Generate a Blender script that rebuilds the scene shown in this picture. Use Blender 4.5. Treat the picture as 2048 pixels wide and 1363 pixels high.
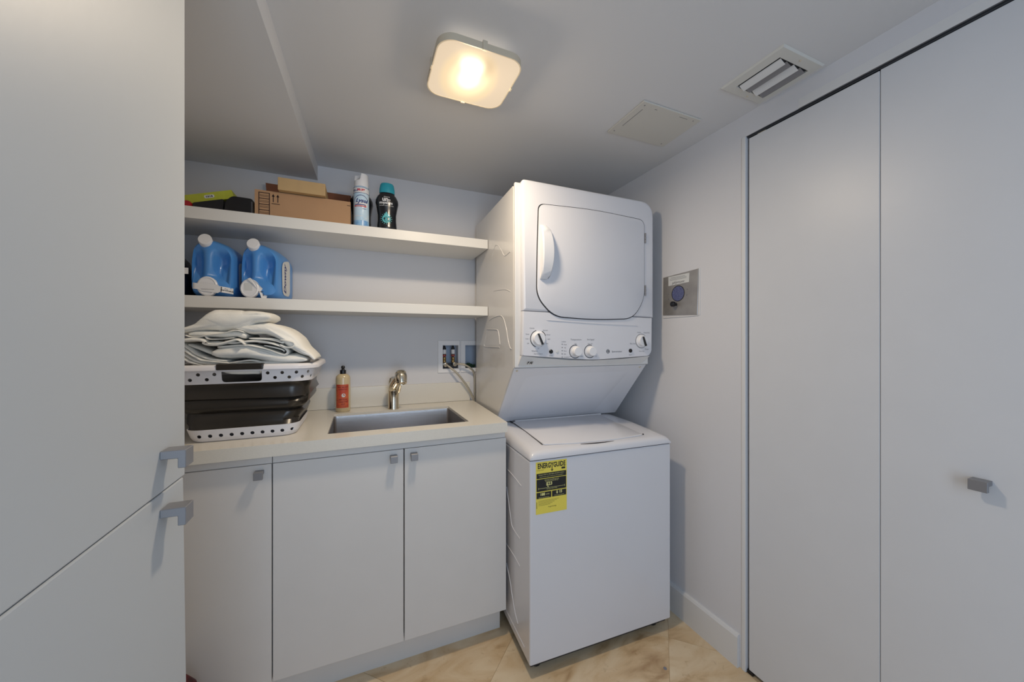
import bpy, bmesh, math, random
from mathutils import Vector, Matrix, Euler, noise as mnoise
random.seed(7)
PI = math.pi
for o in list(bpy.data.objects): bpy.data.objects.remove(o, do_unlink=True)
C = bpy.context.scene.collection
S = bpy.context.scene
R = math.radians

# ------------------------------------------------------------------ camera, world, lights, exposure
cam_d = bpy.data.cameras.new('camera'); cam = bpy.data.objects.new('camera', cam_d); C.objects.link(cam)
cam.location = (0, 0, 1.25); cam.rotation_euler = (R(90), 0, -0.3987)
cam_d.sensor_width = 36; cam_d.lens = 724.5 / 2048 * 36; cam_d.clip_start = 0.02; cam_d.clip_end = 60
S.camera = cam
S.view_settings.view_transform = 'Standard'; S.view_settings.look = 'None'
S.view_settings.gamma = 1; S.view_settings.use_curve_mapping = False
S.view_settings.exposure = 0.0
W = bpy.data.worlds.new('world'); S.world = W; W.use_nodes = True
W.node_tree.nodes['Background'].inputs[0].default_value = (0.58, 0.76, 1.0, 1)
W.node_tree.nodes['Background'].inputs[1].default_value = 0.6
def area(name, loc, rot, sx, sy, power, col):
    d = bpy.data.lights.new(name, 'AREA'); d.shape = 'RECTANGLE'; d.size = sx; d.size_y = sy
    d.energy = power; d.color = col
    o = bpy.data.objects.new(name, d); C.objects.link(o); o.location = loc; o.rotation_euler = rot
    return o
# daylight coming through the doorway behind the photographer
area('doorway_daylight', (0.14, -1.12, 1.20), (R(90), 0, 0), 0.72, 1.6, 13.5, (0.67, 0.82, 1.0))
# the ceiling lamp: its glass throws warm light down
ld = bpy.data.lights.new('lamp_glass_light', 'AREA'); ld.shape = 'DISK'; ld.size = 0.12; ld.energy = 8.0; ld.color = (1.0, 0.82, 0.60)
lo = bpy.data.objects.new('lamp_glass_light', ld); C.objects.link(lo); lo.location = (0.317, 1.06, 2.040)
ld = bpy.data.lights.new('lamp_spill', 'POINT'); ld.energy = 1.6; ld.color = (1.0, 0.82, 0.60); ld.shadow_soft_size = 0.04
lo = bpy.data.objects.new('lamp_spill', ld); C.objects.link(lo); lo.location = (0.317, 1.06, 2.005)
# light leaking upwards through the gap between fixture and ceiling
ld = bpy.data.lights.new('lamp_leak', 'AREA'); ld.shape = 'SQUARE'; ld.size = 0.18; ld.energy = 0.07; ld.color = (1.0, 0.86, 0.66)
lo = bpy.data.objects.new('lamp_leak', ld); C.objects.link(lo); lo.location = (0.317, 1.06, 2.0680); lo.rotation_euler = (R(180), 0, 0)

# ------------------------------------------------------------------ materials
def mat(name, col, rough=0.5, metal=0.0, var=0.0, vscale=6.0, bump=0.0, bscale=200.0, spec=0.5, trans=0.0, coat=0.0, col2=None, stretch=None, alpha=1.0, emis=None):
    m = bpy.data.materials.new(name); m.use_nodes = True
    nt = m.node_tree; b = nt.nodes['Principled BSDF']
    b.inputs['Base Color'].default_value = (*col, 1); b.inputs['Roughness'].default_value = rough
    b.inputs['Metallic'].default_value = metal; b.inputs['Specular IOR Level'].default_value = spec
    b.inputs['Transmission Weight'].default_value = trans; b.inputs['Coat Weight'].default_value = coat
    b.inputs['Alpha'].default_value = alpha
    if emis: b.inputs['Emission Color'].default_value = (*emis[0], 1); b.inputs['Emission Strength'].default_value = emis[1]
    geo = nt.nodes.new('ShaderNodeNewGeometry')
    src = geo.outputs['Position']
    if stretch:
        mp = nt.nodes.new('ShaderNodeMapping'); mp.inputs['Scale'].default_value = stretch
        nt.links.new(src, mp.inputs[0]); src = mp.outputs[0]
    if var > 0 or col2:
        n = nt.nodes.new('ShaderNodeTexNoise'); n.inputs['Scale'].default_value = vscale; n.inputs['Detail'].default_value = 4
        nt.links.new(src, n.inputs['Vector'])
        cr = nt.nodes.new('ShaderNodeValToRGB')
        c2 = col2 or tuple(max(0, c * (1 - var)) for c in col)
        cr.color_ramp.elements[0].position = 0.3; cr.color_ramp.elements[1].position = 0.7
        cr.color_ramp.elements[0].color = (*c2, 1); cr.color_ramp.elements[1].color = (*col, 1)
        nt.links.new(n.outputs['Fac'], cr.inputs[0]); nt.links.new(cr.outputs[0], b.inputs['Base Color'])
    if bump > 0:
        n2 = nt.nodes.new('ShaderNodeTexNoise'); n2.inputs['Scale'].default_value = bscale; n2.inputs['Detail'].default_value = 3
        nt.links.new(src, n2.inputs['Vector'])
        bp = nt.nodes.new('ShaderNodeBump'); bp.inputs['Strength'].default_value = bump; bp.inputs['Distance'].default_value = 0.002
        nt.links.new(n2.outputs['Fac'], bp.inputs['Height']); nt.links.new(bp.outputs[0], b.inputs['Normal'])
    return m
M = {}
M['wall'] = mat('wall_paint', (0.67, 0.67, 0.695), 0.6, var=0.015, vscale=2, bump=0.10, bscale=160)
M['ceiling'] = mat('ceiling_paint', (0.68, 0.68, 0.69), 0.8, var=0.015, vscale=2, bump=0.08, bscale=120)
M['trim'] = mat('trim_paint', (0.70, 0.70, 0.70), 0.4, var=0.01)
M['laminate'] = mat('white_laminate', (0.65, 0.66, 0.685), 0.38, var=0.02, vscale=9, bump=0.05, bscale=60)
M['lam_base'] = mat('cream_white_laminate', (0.68, 0.665, 0.65), 0.38, var=0.02, vscale=9, bump=0.05, bscale=60)
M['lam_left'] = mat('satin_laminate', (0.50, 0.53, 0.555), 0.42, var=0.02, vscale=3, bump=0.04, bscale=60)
M['shelf'] = mat('shelf_laminate', (0.74, 0.73, 0.70), 0.4, var=0.01)
M['quartz'] = mat('cream_quartz', (0.73, 0.70, 0.63), 0.25, var=0.05, vscale=250)
M['enamel'] = mat('appliance_enamel', (0.70, 0.70, 0.735), 0.22, var=0.01, coat=0.3, bump=0.02, bscale=300)
M['enamel_side'] = mat('appliance_side_enamel', (0.70, 0.69, 0.68), 0.25, var=0.01, coat=0.3)
M['plastic_white'] = mat('white_plastic', (0.78, 0.78, 0.80), 0.35)
M['dark'] = mat('dark_gap', (0.02, 0.02, 0.025), 0.7)
M['black'] = mat('black_plastic', (0.008, 0.008, 0.010), 0.3)
M['print'] = mat('grey_print', (0.18, 0.18, 0.2), 0.6)
M['print_black'] = mat('black_print', (0.01, 0.01, 0.01), 0.6)
M['nickel'] = mat('brushed_nickel', (0.66, 0.58, 0.45), 0.42, metal=0.2)
M['knob'] = mat('satin_aluminium', (0.27, 0.27, 0.285), 0.45, metal=0.5)
M['chrome'] = mat('polished_nickel', (0.70, 0.64, 0.52), 0.16, metal=1.0)
M['steel'] = mat('brushed_steel', (0.66, 0.64, 0.64), 0.22, metal=1.0, var=0.12, vscale=3, bump=0.06, bscale=25, stretch=(2, 2, 60))
M['plate'] = mat('stained_steel_plate', (0.42, 0.40, 0.38), 0.45, metal=0.6, var=0.25, vscale=14)
M['card'] = mat('cardboard', (0.44, 0.26, 0.14), 0.8, var=0.06, vscale=12, bump=0.1, bscale=90)
M['card_light'] = mat('light_cardboard', (0.52, 0.35, 0.17), 0.8, var=0.05, vscale=12)
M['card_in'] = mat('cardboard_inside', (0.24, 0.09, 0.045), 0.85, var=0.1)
M['card_print'] = mat('brown_black_print', (0.03, 0.012, 0.012), 0.8)
M['lime'] = mat('lime_carton', (0.52, 0.56, 0.05), 0.5, var=0.12, vscale=30)
M['blue'] = mat('blue_translucent_plastic', (0.075, 0.28, 0.68), 0.33, coat=0.15, var=0.1, vscale=7)
M['label_white'] = mat('white_label', (0.75, 0.75, 0.76), 0.5)
M['label_cream'] = mat('cream_label', (0.64, 0.65, 0.64), 0.5)
M['navy'] = mat('navy_print', (0.02, 0.03, 0.18), 0.5)
M['red_print'] = mat('red_print', (0.55, 0.03, 0.05), 0.5)
M['red'] = mat('red_plastic', (0.42, 0.01, 0.02), 0.35)
M['teal'] = mat('teal_plastic', (0.02, 0.32, 0.42), 0.35)
M['teal_print'] = mat('teal_print', (0.10, 0.48, 0.52), 0.5)
M['can'] = mat('pale_blue_can', (0.42, 0.62, 0.80), 0.3, col2=(0.62, 0.76, 0.86), vscale=25)
M['can_blue'] = mat('can_blue', (0.14, 0.34, 0.66), 0.3, col2=(0.35, 0.58, 0.80), vscale=60)
M['soap'] = mat('amber_soap', (0.62, 0.50, 0.30), 0.2, coat=0.4, var=0.05)
M['soap_label'] = mat('orange_label', (0.62, 0.14, 0.05), 0.5, col2=(0.50, 0.05, 0.03), vscale=45)
M['towel'] = mat('white_terry', (0.86, 0.85, 0.80), 0.95, var=0.03, vscale=40, bump=0.35, bscale=500, spec=0.1)
M['towel_trim'] = mat('towel_border', (0.74, 0.73, 0.69), 0.95, bump=0.6, bscale=420, spec=0.1)
M['bag'] = mat('dark_taupe_rubber', (0.022, 0.018, 0.014), 0.26, var=0.2, vscale=8)
M['basket'] = mat('basket_white', (0.77, 0.76, 0.79), 0.4)
M['yellow'] = mat('energy_yellow', (0.82, 0.68, 0.10), 0.5)
M['hose'] = mat('braided_hose', (0.50, 0.46, 0.38), 0.35, metal=0.7, bump=0.6, bscale=900)
M['brass'] = mat('brass', (0.45, 0.30, 0.12), 0.35, metal=1.0)
M['copper'] = mat('red_valve', (0.35, 0.05, 0.03), 0.4)
M['boxblue'] = mat('recess_shade', (0.42, 0.50, 0.62), 0.6)
M['denim'] = mat('blue_grille', (0.05, 0.06, 0.16), 0.7, col2=(0.14, 0.16, 0.30), vscale=220)
M['bagblack'] = mat('glossy_black_film', (0.006, 0.007, 0.016), 0.2, bump=0.9, bscale=30)
M['green'] = mat('dark_green', (0.02, 0.06, 0.03), 0.5)
M['grout'] = mat('grout', (0.50, 0.38, 0.24), 0.9)
M['filmblack'] = mat('bottle_black', (0.006, 0.007, 0.010), 0.22, coat=0.4)

def floor_mat():
    m = bpy.data.materials.new('travertine'); m.use_nodes = True; nt = m.node_tree; b = nt.nodes['Principled BSDF']
    N = nt.nodes.new; L = nt.links.new
    g = N('ShaderNodeNewGeometry'); oi = N('ShaderNodeObjectInfo')
    vm = N('ShaderNodeVectorMath'); vm.operation = 'SCALE'; vm.inputs['Scale'].default_value = 7.0
    cb = N('ShaderNodeCombineXYZ'); L(oi.outputs['Random'], cb.inputs[0]); L(oi.outputs['Random'], cb.inputs[1])
    L(cb.outputs[0], vm.inputs[0])
    ad = N('ShaderNodeVectorMath'); ad.operation = 'ADD'; L(g.outputs['Position'], ad.inputs[0]); L(vm.outputs[0], ad.inputs[1])
    mp = N('ShaderNodeMapping'); mp.inputs['Rotation'].default_value = (0, 0, R(30)); mp.inputs['Scale'].default_value = (2.2, 5.5, 1)
    L(ad.outputs[0], mp.inputs[0])
    n1 = N('ShaderNodeTexNoise'); n1.inputs['Scale'].default_value = 1.6; n1.inputs['Detail'].default_value = 8; n1.inputs['Distortion'].default_value = 1.4
    L(mp.outputs[0], n1.inputs['Vector'])
    cr = N('ShaderNodeValToRGB'); e = cr.color_ramp.elements
    e[0].position = 0.28; e[0].color = (0.42, 0.27, 0.14, 1); e[1].position = 0.75; e[1].color = (0.78, 0.65, 0.46, 1)
    x = e.new(0.42); x.color = (0.64, 0.47, 0.28, 1); x = e.new(0.55); x.color = (0.72, 0.57, 0.38, 1)
    L(n1.outputs['Fac'], cr.inputs[0])
    n2 = N('ShaderNodeTexNoise'); n2.inputs['Scale'].default_value = 38; n2.inputs['Detail'].default_value = 9; n2.inputs['Roughness'].default_value = 0.72; n2.inputs['Distortion'].default_value = 0.6
    L(ad.outputs[0], n2.inputs['Vector'])
    cr2 = N('ShaderNodeValToRGB'); f = cr2.color_ramp.elements
    f[0].position = 0.26; f[0].color = (0.62, 0.54, 0.44, 1); f[1].position = 0.42; f[1].color = (1, 1, 1, 1)
    L(n2.outputs['Fac'], cr2.inputs[0])
    mx = N('ShaderNodeMix'); mx.data_type = 'RGBA'; mx.blend_type = 'MULTIPLY'; mx.inputs[0].default_value = 0.7
    L(cr.outputs[0], mx.inputs[6]); L(cr2.outputs[0], mx.inputs[7])
    # dark vein clusters
    n3 = N('ShaderNodeTexNoise'); n3.inputs['Scale'].default_value = 4.0; n3.inputs['Detail'].default_value = 9; n3.inputs['Roughness'].default_value = 0.75; n3.inputs['Distortion'].default_value = 0.8
    L(ad.outputs[0], n3.inputs['Vector'])
    cr3 = N('ShaderNodeValToRGB'); h = cr3.color_ramp.elements
    h[0].position = 0.31; h[0].color = (0.40, 0.36, 0.30, 1); h[1].position = 0.385; h[1].color = (1, 1, 1, 1)
    L(n3.outputs['Fac'], cr3.inputs[0])
    mx2 = N('ShaderNodeMix'); mx2.data_type = 'RGBA'; mx2.blend_type = 'MULTIPLY'; mx2.inputs[0].default_value = 0.8
    L(mx.outputs[2], mx2.inputs[6]); L(cr3.outputs[0], mx2.inputs[7])
    L(mx2.outputs[2], b.inputs['Base Color'])
    b.inputs['Roughness'].default_value = 0.38
    bp = N('ShaderNodeBump'); bp.inputs['Strength'].default_value = 0.15; bp.inputs['Distance'].default_value = 0.002
    L(n2.outputs['Fac'], bp.inputs['Height']); L(bp.outputs[0], b.inputs['Normal'])
    return m
M['floor'] = floor_mat()

def glass_mat():
    # frosted lamp glass: glows warm all over, brightest over the bulb
    m = bpy.data.materials.new('lit_frosted_glass'); m.use_nodes = True; nt = m.node_tree; b = nt.nodes['Principled BSDF']
    N = nt.nodes.new; L = nt.links.new
    b.inputs['Base Color'].default_value = (0.06, 0.05, 0.04, 1); b.inputs['Roughness'].default_value = 0.35
    tc = N('ShaderNodeTexCoord')
    def blob(cx, cy, sx, sy):
        mp = N('ShaderNodeMapping'); mp.inputs['Location'].default_value = (-cx * sx, -cy * sy, 0); mp.inputs['Scale'].default_value = (sx, sy, 0)
        L(tc.outputs['Object'], mp.inputs[0])
        ln = N('ShaderNodeVectorMath'); ln.operation = 'LENGTH'; L(mp.outputs[0], ln.inputs[0])
        return ln.outputs['Value']
    def ramp(v, pts):
        cr = N('ShaderNodeValToRGB'); el = cr.color_ramp.elements; cr.color_ramp.interpolation = 'EASE'
        el[0].position, el[0].color = pts[0][0], (*pts[0][1], 1); el[1].position, el[1].color = pts[-1][0], (*pts[-1][1], 1)
        for p, c in pts[1:-1]:
            e = el.new(p); e.color = (*c, 1)
        L(v, cr.inputs[0]); return cr.outputs[0]
    d = blob(-0.012, 0.004, 10.5, 7.5)
    base = ramp(d, [(0.0, (1, 1, 1)), (0.20, (1, 1, 0.92)), (0.45, (0.98, 0.85, 0.50)), (0.75, (0.86, 0.66, 0.40)), (1.0, (0.76, 0.60, 0.42))])
    d2 = blob(0.020, -0.050, 24, 15)
    sh = ramp(d2, [(0.0, (0.66, 0.62, 0.60)), (1.0, (1, 1, 1))])
    mx = N('ShaderNodeMix'); mx.data_type = 'RGBA'; mx.blend_type = 'MULTIPLY'; mx.inputs[0].default_value = 1
    L(base, mx.inputs[6]); L(sh, mx.inputs[7])
    L(mx.outputs[2], b.inputs['Emission Color']); b.inputs['Emission Strength'].default_value = 1.0
    return m
M['glass'] = glass_mat()

# ------------------------------------------------------------------ helpers
def world_of(o):
    m = Matrix.LocRotScale(o.location, o.rotation_euler, o.scale)
    if o.parent: m = world_of(o.parent) @ o.matrix_parent_inverse @ m
    return m
def thing(name, label, cat, loc=(0, 0, 0), rz=0.0, group=None):
    o = bpy.data.objects.new(name, None); C.objects.link(o); o.empty_display_size = 0.05
    o.location = loc; o.rotation_euler = (0, 0, rz); tag(o, label, cat, group); return o
def tag(o, label=None, cat=None, group=None, kind=None):
    if label: o['label'] = label
    if cat: o['category'] = cat
    if group: o['group'] = group
    if kind: o['kind'] = kind
    return o
def obj(name, bm, m, parent=None, local=False, smooth=False, bevel=0.0, seg=2, angle=35, mats=None):
    """link bm as one object; coordinates are world ones unless local (then the parent's own)"""
    bmesh.ops.remove_doubles(bm, verts=bm.verts, dist=1e-6)
    bmesh.ops.recalc_face_normals(bm, faces=bm.faces)
    if bevel > 0:
        ed = [e for e in bm.edges if len(e.link_faces) == 2 and e.calc_face_angle(0) > R(angle)]
        bmesh.ops.bevel(bm, geom=ed, offset=bevel, segments=seg, affect='EDGES', profile=0.5, clamp_overlap=True)
    vs = [v.co for v in bm.verts]
    lo_ = Vector((min(v[i] for v in vs) for i in range(3))); hi = Vector((max(v[i] for v in vs) for i in range(3)))
    c = (lo_ + hi) / 2
    for v in bm.verts: v.co -= c
    me = bpy.data.meshes.new(name); bm.to_mesh(me); bm.free()
    for mm in (mats or [m]): me.materials.append(mm)
    if smooth:
        me.polygons.foreach_set('use_smooth', [True] * len(me.polygons))
        try: me.set_sharp_from_angle(angle=R(40))
        except Exception: pass
    o = bpy.data.objects.new(name, me); C.objects.link(o); o.location = c
    if parent:
        o.parent = parent
        if not local: o.matrix_parent_inverse = world_of(parent).inverted()
    return o
def struct(name, bm, m, parent=None, **k):
    o = obj(name, bm, m, parent, **k)
    if not parent: o['kind'] = 'structure'
    return o
def nb(): return bmesh.new()
def box(bm, x0, x1, y0, y1, z0, z1):
    vs = [bm.verts.new(p) for p in ((x0,y0,z0),(x1,y0,z0),(x1,y1,z0),(x0,y1,z0),(x0,y0,z1),(x1,y0,z1),(x1,y1,z1),(x0,y1,z1))]
    for f in ((0,3,2,1),(4,5,6,7),(0,1,5,4),(1,2,6,5),(2,3,7,6),(3,0,4,7)): bm.faces.new([vs[i] for i in f])
    return bm
def ring_loft(bm, rings, cap0=True, cap1=True, closed=True):
    R_ = [[bm.verts.new(p) for p in r] for r in rings]
    n = len(R_[0])
    for a, b in zip(R_, R_[1:]):
        for i in range(n if closed else n - 1):
            j = (i + 1) % n
            bm.faces.new((a[i], a[j], b[j], b[i]))
    if cap0: bm.faces.new(R_[0][::-1])
    if cap1: bm.faces.new(R_[-1])
    return bm
def frame_of(d):
    d = Vector(d).normalized(); up = Vector((0, 0, 1)) if abs(d.z) < 0.9 else Vector((1, 0, 0))
    x = up.cross(d).normalized(); return x, d.cross(x), d
def lathe(bm, prof, origin=(0, 0, 0), axis=(0, 0, 1), seg=24, sx=1.0, sy=1.0):
    x, y, d = frame_of(axis); o = Vector(origin)
    if abs(Vector(axis).normalized().z) > 0.99: x, y = Vector((1, 0, 0)), Vector((0, 1, 0))
    rings = []
    for r, h in prof:
        r = max(r, 1e-4)
        rings.append([o + d * h + x * (r * sx * math.cos(2*PI*i/seg)) + y * (r * sy * math.sin(2*PI*i/seg)) for i in range(seg)])
    return ring_loft(bm, rings)
def tube(bm, pts, r, seg=8):
    pts = [Vector(p) for p in pts]; rings = []; px = None
    for i, p in enumerate(pts):
        d = (pts[min(i+1, len(pts)-1)] - pts[max(i-1, 0)]).normalized()
        if px is None: x, y, _ = frame_of(d)
        else:
            x = (px - d * px.dot(d)).normalized(); y = d.cross(x)
        px = x; rr = r[i] if isinstance(r, (list, tuple)) else r
        rings.append([p + x * (rr * math.cos(2*PI*k/seg)) + y * (rr * math.sin(2*PI*k/seg)) for k in range(seg)])
    return ring_loft(bm, rings)
def spline(pts, n=8):
    P = [Vector(p) for p in pts]; P = [P[0] * 2 - P[1]] + P + [P[-1] * 2 - P[-2]]; out = []
    for i in range(1, len(P) - 2):
        a, b, c, d = P[i-1:i+3]
        for k in range(n):
            t = k / n
            out.append(0.5 * ((2*b) + (c - a)*t + (2*a - 5*b + 4*c - d)*t*t + (3*b - a - 3*c + d)*t**3))
    out.append(P[-2]); return out
def rrect(w, h, r, n=5, cx=0, cy=0):
    out = []
    for qx, qy, a0 in ((1, 1, 0), (-1, 1, 90), (-1, -1, 180), (1, -1, 270)):
        for k in range(n + 1):
            a = R(a0 + 90 * k / n)
            out.append((cx + qx * (w/2 - r) + r * math.cos(a), cy + qy * (h/2 - r) + r * math.sin(a)))
    return out
def round_poly(pts, radii, n=5):
    out = []; m = len(pts)
    for i, p in enumerate(pts):
        p = Vector(p); a = Vector(pts[i-1]); b = Vector(pts[(i+1) % m])
        r = radii[i] if isinstance(radii, (list, tuple)) else radii
        u = (a - p); v = (b - p); t = min(r, u.length * 0.49, v.length * 0.49)
        s = p + u.normalized() * t; e = p + v.normalized() * t
        for k in range(n + 1):
            q = k / n; out.append(tuple((1-q)**2 * s + 2*q*(1-q) * p + q*q * e))
    return out
def prism(bm, poly, axis, a0, a1):
    f = {'x': lambda p, a: (a, p[0], p[1]), 'y': lambda p, a: (p[0], a, p[1]), 'z': lambda p, a: (p[0], p[1], a)}[axis]
    return ring_loft(bm, [[f(p, a0) for p in poly], [f(p, a1) for p in poly]])
_tc = {}
def text_polys(s, size, shear=0.0, bold=0.0):
    key = (s, size, shear, bold)
    if key not in _tc:
        cu = bpy.data.curves.new('t', 'FONT'); cu.body = s; cu.size = size; cu.align_x = 'CENTER'; cu.align_y = 'CENTER'
        cu.resolution_u = 2; cu.offset = bold; cu.shear = shear
        to = bpy.data.objects.new('t', cu); C.objects.link(to)
        bpy.context.view_layer.update()
        me = to.evaluated_get(bpy.context.evaluated_depsgraph_get()).to_mesh()
        vs = [tuple(v.co) for v in me.vertices]; fs = [tuple(p.vertices) for p in me.polygons]
        bpy.data.objects.remove(to, do_unlink=True); bpy.data.curves.remove(cu)
        _tc[key] = (vs, fs)
    return _tc[key]
def text(bm, s, size, f, cx=0, cy=0, rot=0.0, sx=1.0, shear=0.0, bold=0.0):
    """f maps flat (u, v) to a 3-D point on the surface that carries the print"""
    vs, fs = text_polys(s, size, shear, bold); c, q = math.cos(rot), math.sin(rot)
    V = [bm.verts.new(f(cx + c*x*sx - q*y, cy + q*x*sx + c*y)) for x, y, z in vs]
    for t in fs:
        if len(set(t)) >= 3:
            try: bm.faces.new([V[i] for i in t])
            except ValueError: pass
    return bm
def patch(bm, f, u0, u1, v0, v1, nu=1, nv=1):
    g = [[bm.verts.new(f(u0 + (u1-u0)*i/nu, v0 + (v1-v0)*j/nv)) for i in range(nu+1)] for j in range(nv+1)]
    for j in range(nv):
        for i in range(nu): bm.faces.new((g[j][i], g[j][i+1], g[j+1][i+1], g[j+1][i]))
    return bm
def poly_patch(bm, f, pts):
    bm.faces.new([bm.verts.new(f(*p)) for p in pts]); return bm
def disc(bm, f, cx, cy, r, n=20, sy=1.0):
    return poly_patch(bm, f, [(cx + r*math.cos(2*PI*i/n), cy + r*sy*math.sin(2*PI*i/n)) for i in range(n)])
def annulus(bm, f, cx, cy, r0, r1, a0=0, a1=360, n=28):
    A = [R(a0 + (a1-a0)*i/n) for i in range(n+1)]
    v = [(bm.verts.new(f(cx+r0*math.cos(a), cy+r0*math.sin(a))), bm.verts.new(f(cx+r1*math.cos(a), cy+r1*math.sin(a)))) for a in A]
    for p, q in zip(v, v[1:]): bm.faces.new((p[0], p[1], q[1], q[0]))
    return bm
def flat(o):    # prints are thin sheets: no normal recalculation trouble
    return o

# ------------------------------------------------------------------ room
LW, RW, BW, CZ = -0.70, 1.345, 2.0, 2.1065
FY = -1.15
# floor with diagonal travertine tiles
fl = struct('floor', box(nb(), LW - 0.05, RW + 0.05, FY, BW + 0.05, -0.05, -0.0012), M['grout'])
T = 0.61; s2 = math.sqrt(0.5)
def room_clip(bm):
    for co, no in (((LW, 0, 0), (-1, 0, 0)), ((RW, 0, 0), (1, 0, 0)), ((0, BW, 0), (0, 1, 0)), ((0, FY, 0), (0, -1, 0))):
        geom = bm.verts[:] + bm.edges[:] + bm.faces[:]
        bmesh.ops.bisect_plane(bm, geom=geom, plane_co=co, plane_no=no, clear_outer=True)
        ed = [e for e in bm.edges if e.is_boundary]
        if ed: bmesh.ops.holes_fill(bm, edges=ed)
# u along (1,1)/sqrt2, v along (-1,1)/sqrt2 ; v joints at v = .575 (+k*T), u joints at u = 1.66 (+k*T)
for i in range(-5, 4):
    for j in range(-4, 4):
        u0, v0 = 1.665 + i * T, 0.575 + j * T
        g = 0.0007; bm = nb()
        uv = [(u0+g, v0+g), (u0+T-g, v0+g), (u0+T-g, v0+T-g), (u0+g, v0+T-g)]
        pts = [((u - v) * s2, (u + v) * s2) for u, v in uv]
        if max(p[0] for p in pts) < LW or min(p[0] for p in pts) > RW or max(p[1] for p in pts) < FY or min(p[1] for p in pts) > BW:
            bm.free(); continue
        prism(bm, pts, 'z', -0.0012, 0.0)
        room_clip(bm)
        if len(bm.faces) < 4: bm.free(); continue
        area_ = max((f.calc_area() for f in bm.faces), default=0)
        if area_ < 0.002: bm.free(); continue
        obj('tile', bm, M['floor'], fl)
# the small capped hole set in a tile by the washer
bm = nb(); lathe(bm, [(0.0065, 0), (0.0065, 0.0012), (0.005, 0.0016)], (1.076, 1.048, 0), seg=16)
obj('floor_plug', bm, mat('plug_grey', (0.22, 0.22, 0.25), 0.5), fl)

struct('ceiling', box(nb(), LW - 0.1, RW + 0.1, FY, BW + 0.1, CZ, CZ + 0.05), M['ceiling'])
# soffit on the left, its free edge slightly skewed
bm = nb(); prism(bm, [(LW - 0.02, BW + 0.01), (LW - 0.02, FY), (-0.288, FY), (-0.187, BW + 0.01)], 'z', 2.035, CZ + 0.001)
struct('trim_1', bm, M['ceiling'])
def holed(bm, u0, u1, v0, v1, holes, f):
    us = sorted({u0, u1, *[h[0] for h in holes], *[h[1] for h in holes]}); vs = sorted({v0, v1, *[h[2] for h in holes], *[h[3] for h in holes]})
    for a, b in zip(us, us[1:]):
        for c, d in zip(vs, vs[1:]):
            if any(h[0] <= a and b <= h[1] and h[2] <= c and d <= h[3] for h in holes): continue
            bm.faces.new([bm.verts.new(f(*p)) for p in ((a, c), (b, c), (b, d), (a, d))])
    return bm
WB1 = (0.425, 0.513, 1.096, 1.226); WB2 = (0.553, 0.640, 1.096, 1.226)
bm = holed(nb(), LW, RW, 0, CZ, [WB1, WB2], lambda u, v: (u, BW, v))
box(bm, LW - 0.05, RW + 0.05, BW + 0.10, BW + 0.12, 0, CZ)
struct('wall_back', bm, M['wall'])
struct('wall_left', box(nb(), LW - 0.05, LW, FY, BW, 0, CZ), M['wall'])
CY0, CY1, CT = 0.165, 0.918, 2.022
bm = nb()
box(bm, RW, RW + 0.10, CY1, BW, 0, CZ); box(bm, RW, RW + 0.10, FY, CY0, 0, CZ); box(bm, RW, RW + 0.10, CY0, CY1, CT, CZ)
box(bm, RW + 0.60, RW + 0.63, CY0 - 0.1, CY1 + 0.1, 0, CZ); box(bm, RW + 0.10, RW + 0.63, CY1, CY1 + 0.02, 0, CZ)
box(bm, RW + 0.10, RW + 0.63, CY0 - 0.02, CY0, 0, CZ); box(bm, RW + 0.10, RW + 0.63, CY0, CY1, CT + .02, CZ); box(bm, RW, RW + 0.63, CY0, CY1, -0.03, -0.002)
struct('wall_right', bm, M['wall'])
# wall behind the photographer with the open doorway
bm = nb(); holed(bm, LW, RW, 0, CZ, [(-0.25, 1.15, 0.0, 2.05)], lambda u, v: (u, FY, v)); struct('wall_front', bm, M['wall'])
# header board above the closet, and the jamb strip at its side
struct('trim_2', box(nb(), RW - 0.0006, RW + 0.002, -0.4, 0.74, CT, 2.0525), M['trim'])
struct('trim_3', box(nb(), RW - 0.003, RW + 0.03, 0.9185, 0.932, 0, CT), M['trim'], bevel=0.001)
# baseboard right
bm = nb(); prism(bm, [(RW, 0.0), (RW - 0.014, 0.0), (RW - 0.014, 0.116), (RW - 0.010, 0.124), (RW, 0.126)], 'y', 0.942, BW)
struct('baseboard_right', bm, M['trim'])

# closet bifold door
dr = thing('door_1', None, None, (RW, CY1, 0)); dr['kind'] = 'structure'
p1 = obj('door_panel', box(nb(), RW + 0.006, RW + 0.036, 0.5384, 0.910, 0.014, 2.0115), M['laminate'], dr, bevel=0.0015)
p2 = obj('door_panel', box(nb(), RW + 0.006, RW + 0.036, 0.170, 0.5370, 0.014, 2.0130), M['laminate'], dr, bevel=0.0015)
bm = nb(); box(bm, RW + 0.003, RW + 0.032, CY0 + 0.002, CY1 - 0.002, CT - 0.0025, CT); box(bm, RW + 0.007, RW + 0.009, CY0 + 0.002, CY1 - 0.002, CT - 0.0070, CT - 0.0025)
obj('track', bm, mat('dark_track', (0.05, 0.055, 0.065), 0.5, metal=0.3), dr)
obj('pivot', box(nb(), RW + 0.008, RW + 0.030, 0.85, 0.88, 2.0112, 2.0145), M['nickel'], dr, bevel=0.002)
obj('floor_pivot', box(nb(), RW + 0.004, RW + 0.030, 0.895, 0.917, 0.0, 0.012), M['black'], dr, bevel=0.002)

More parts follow.
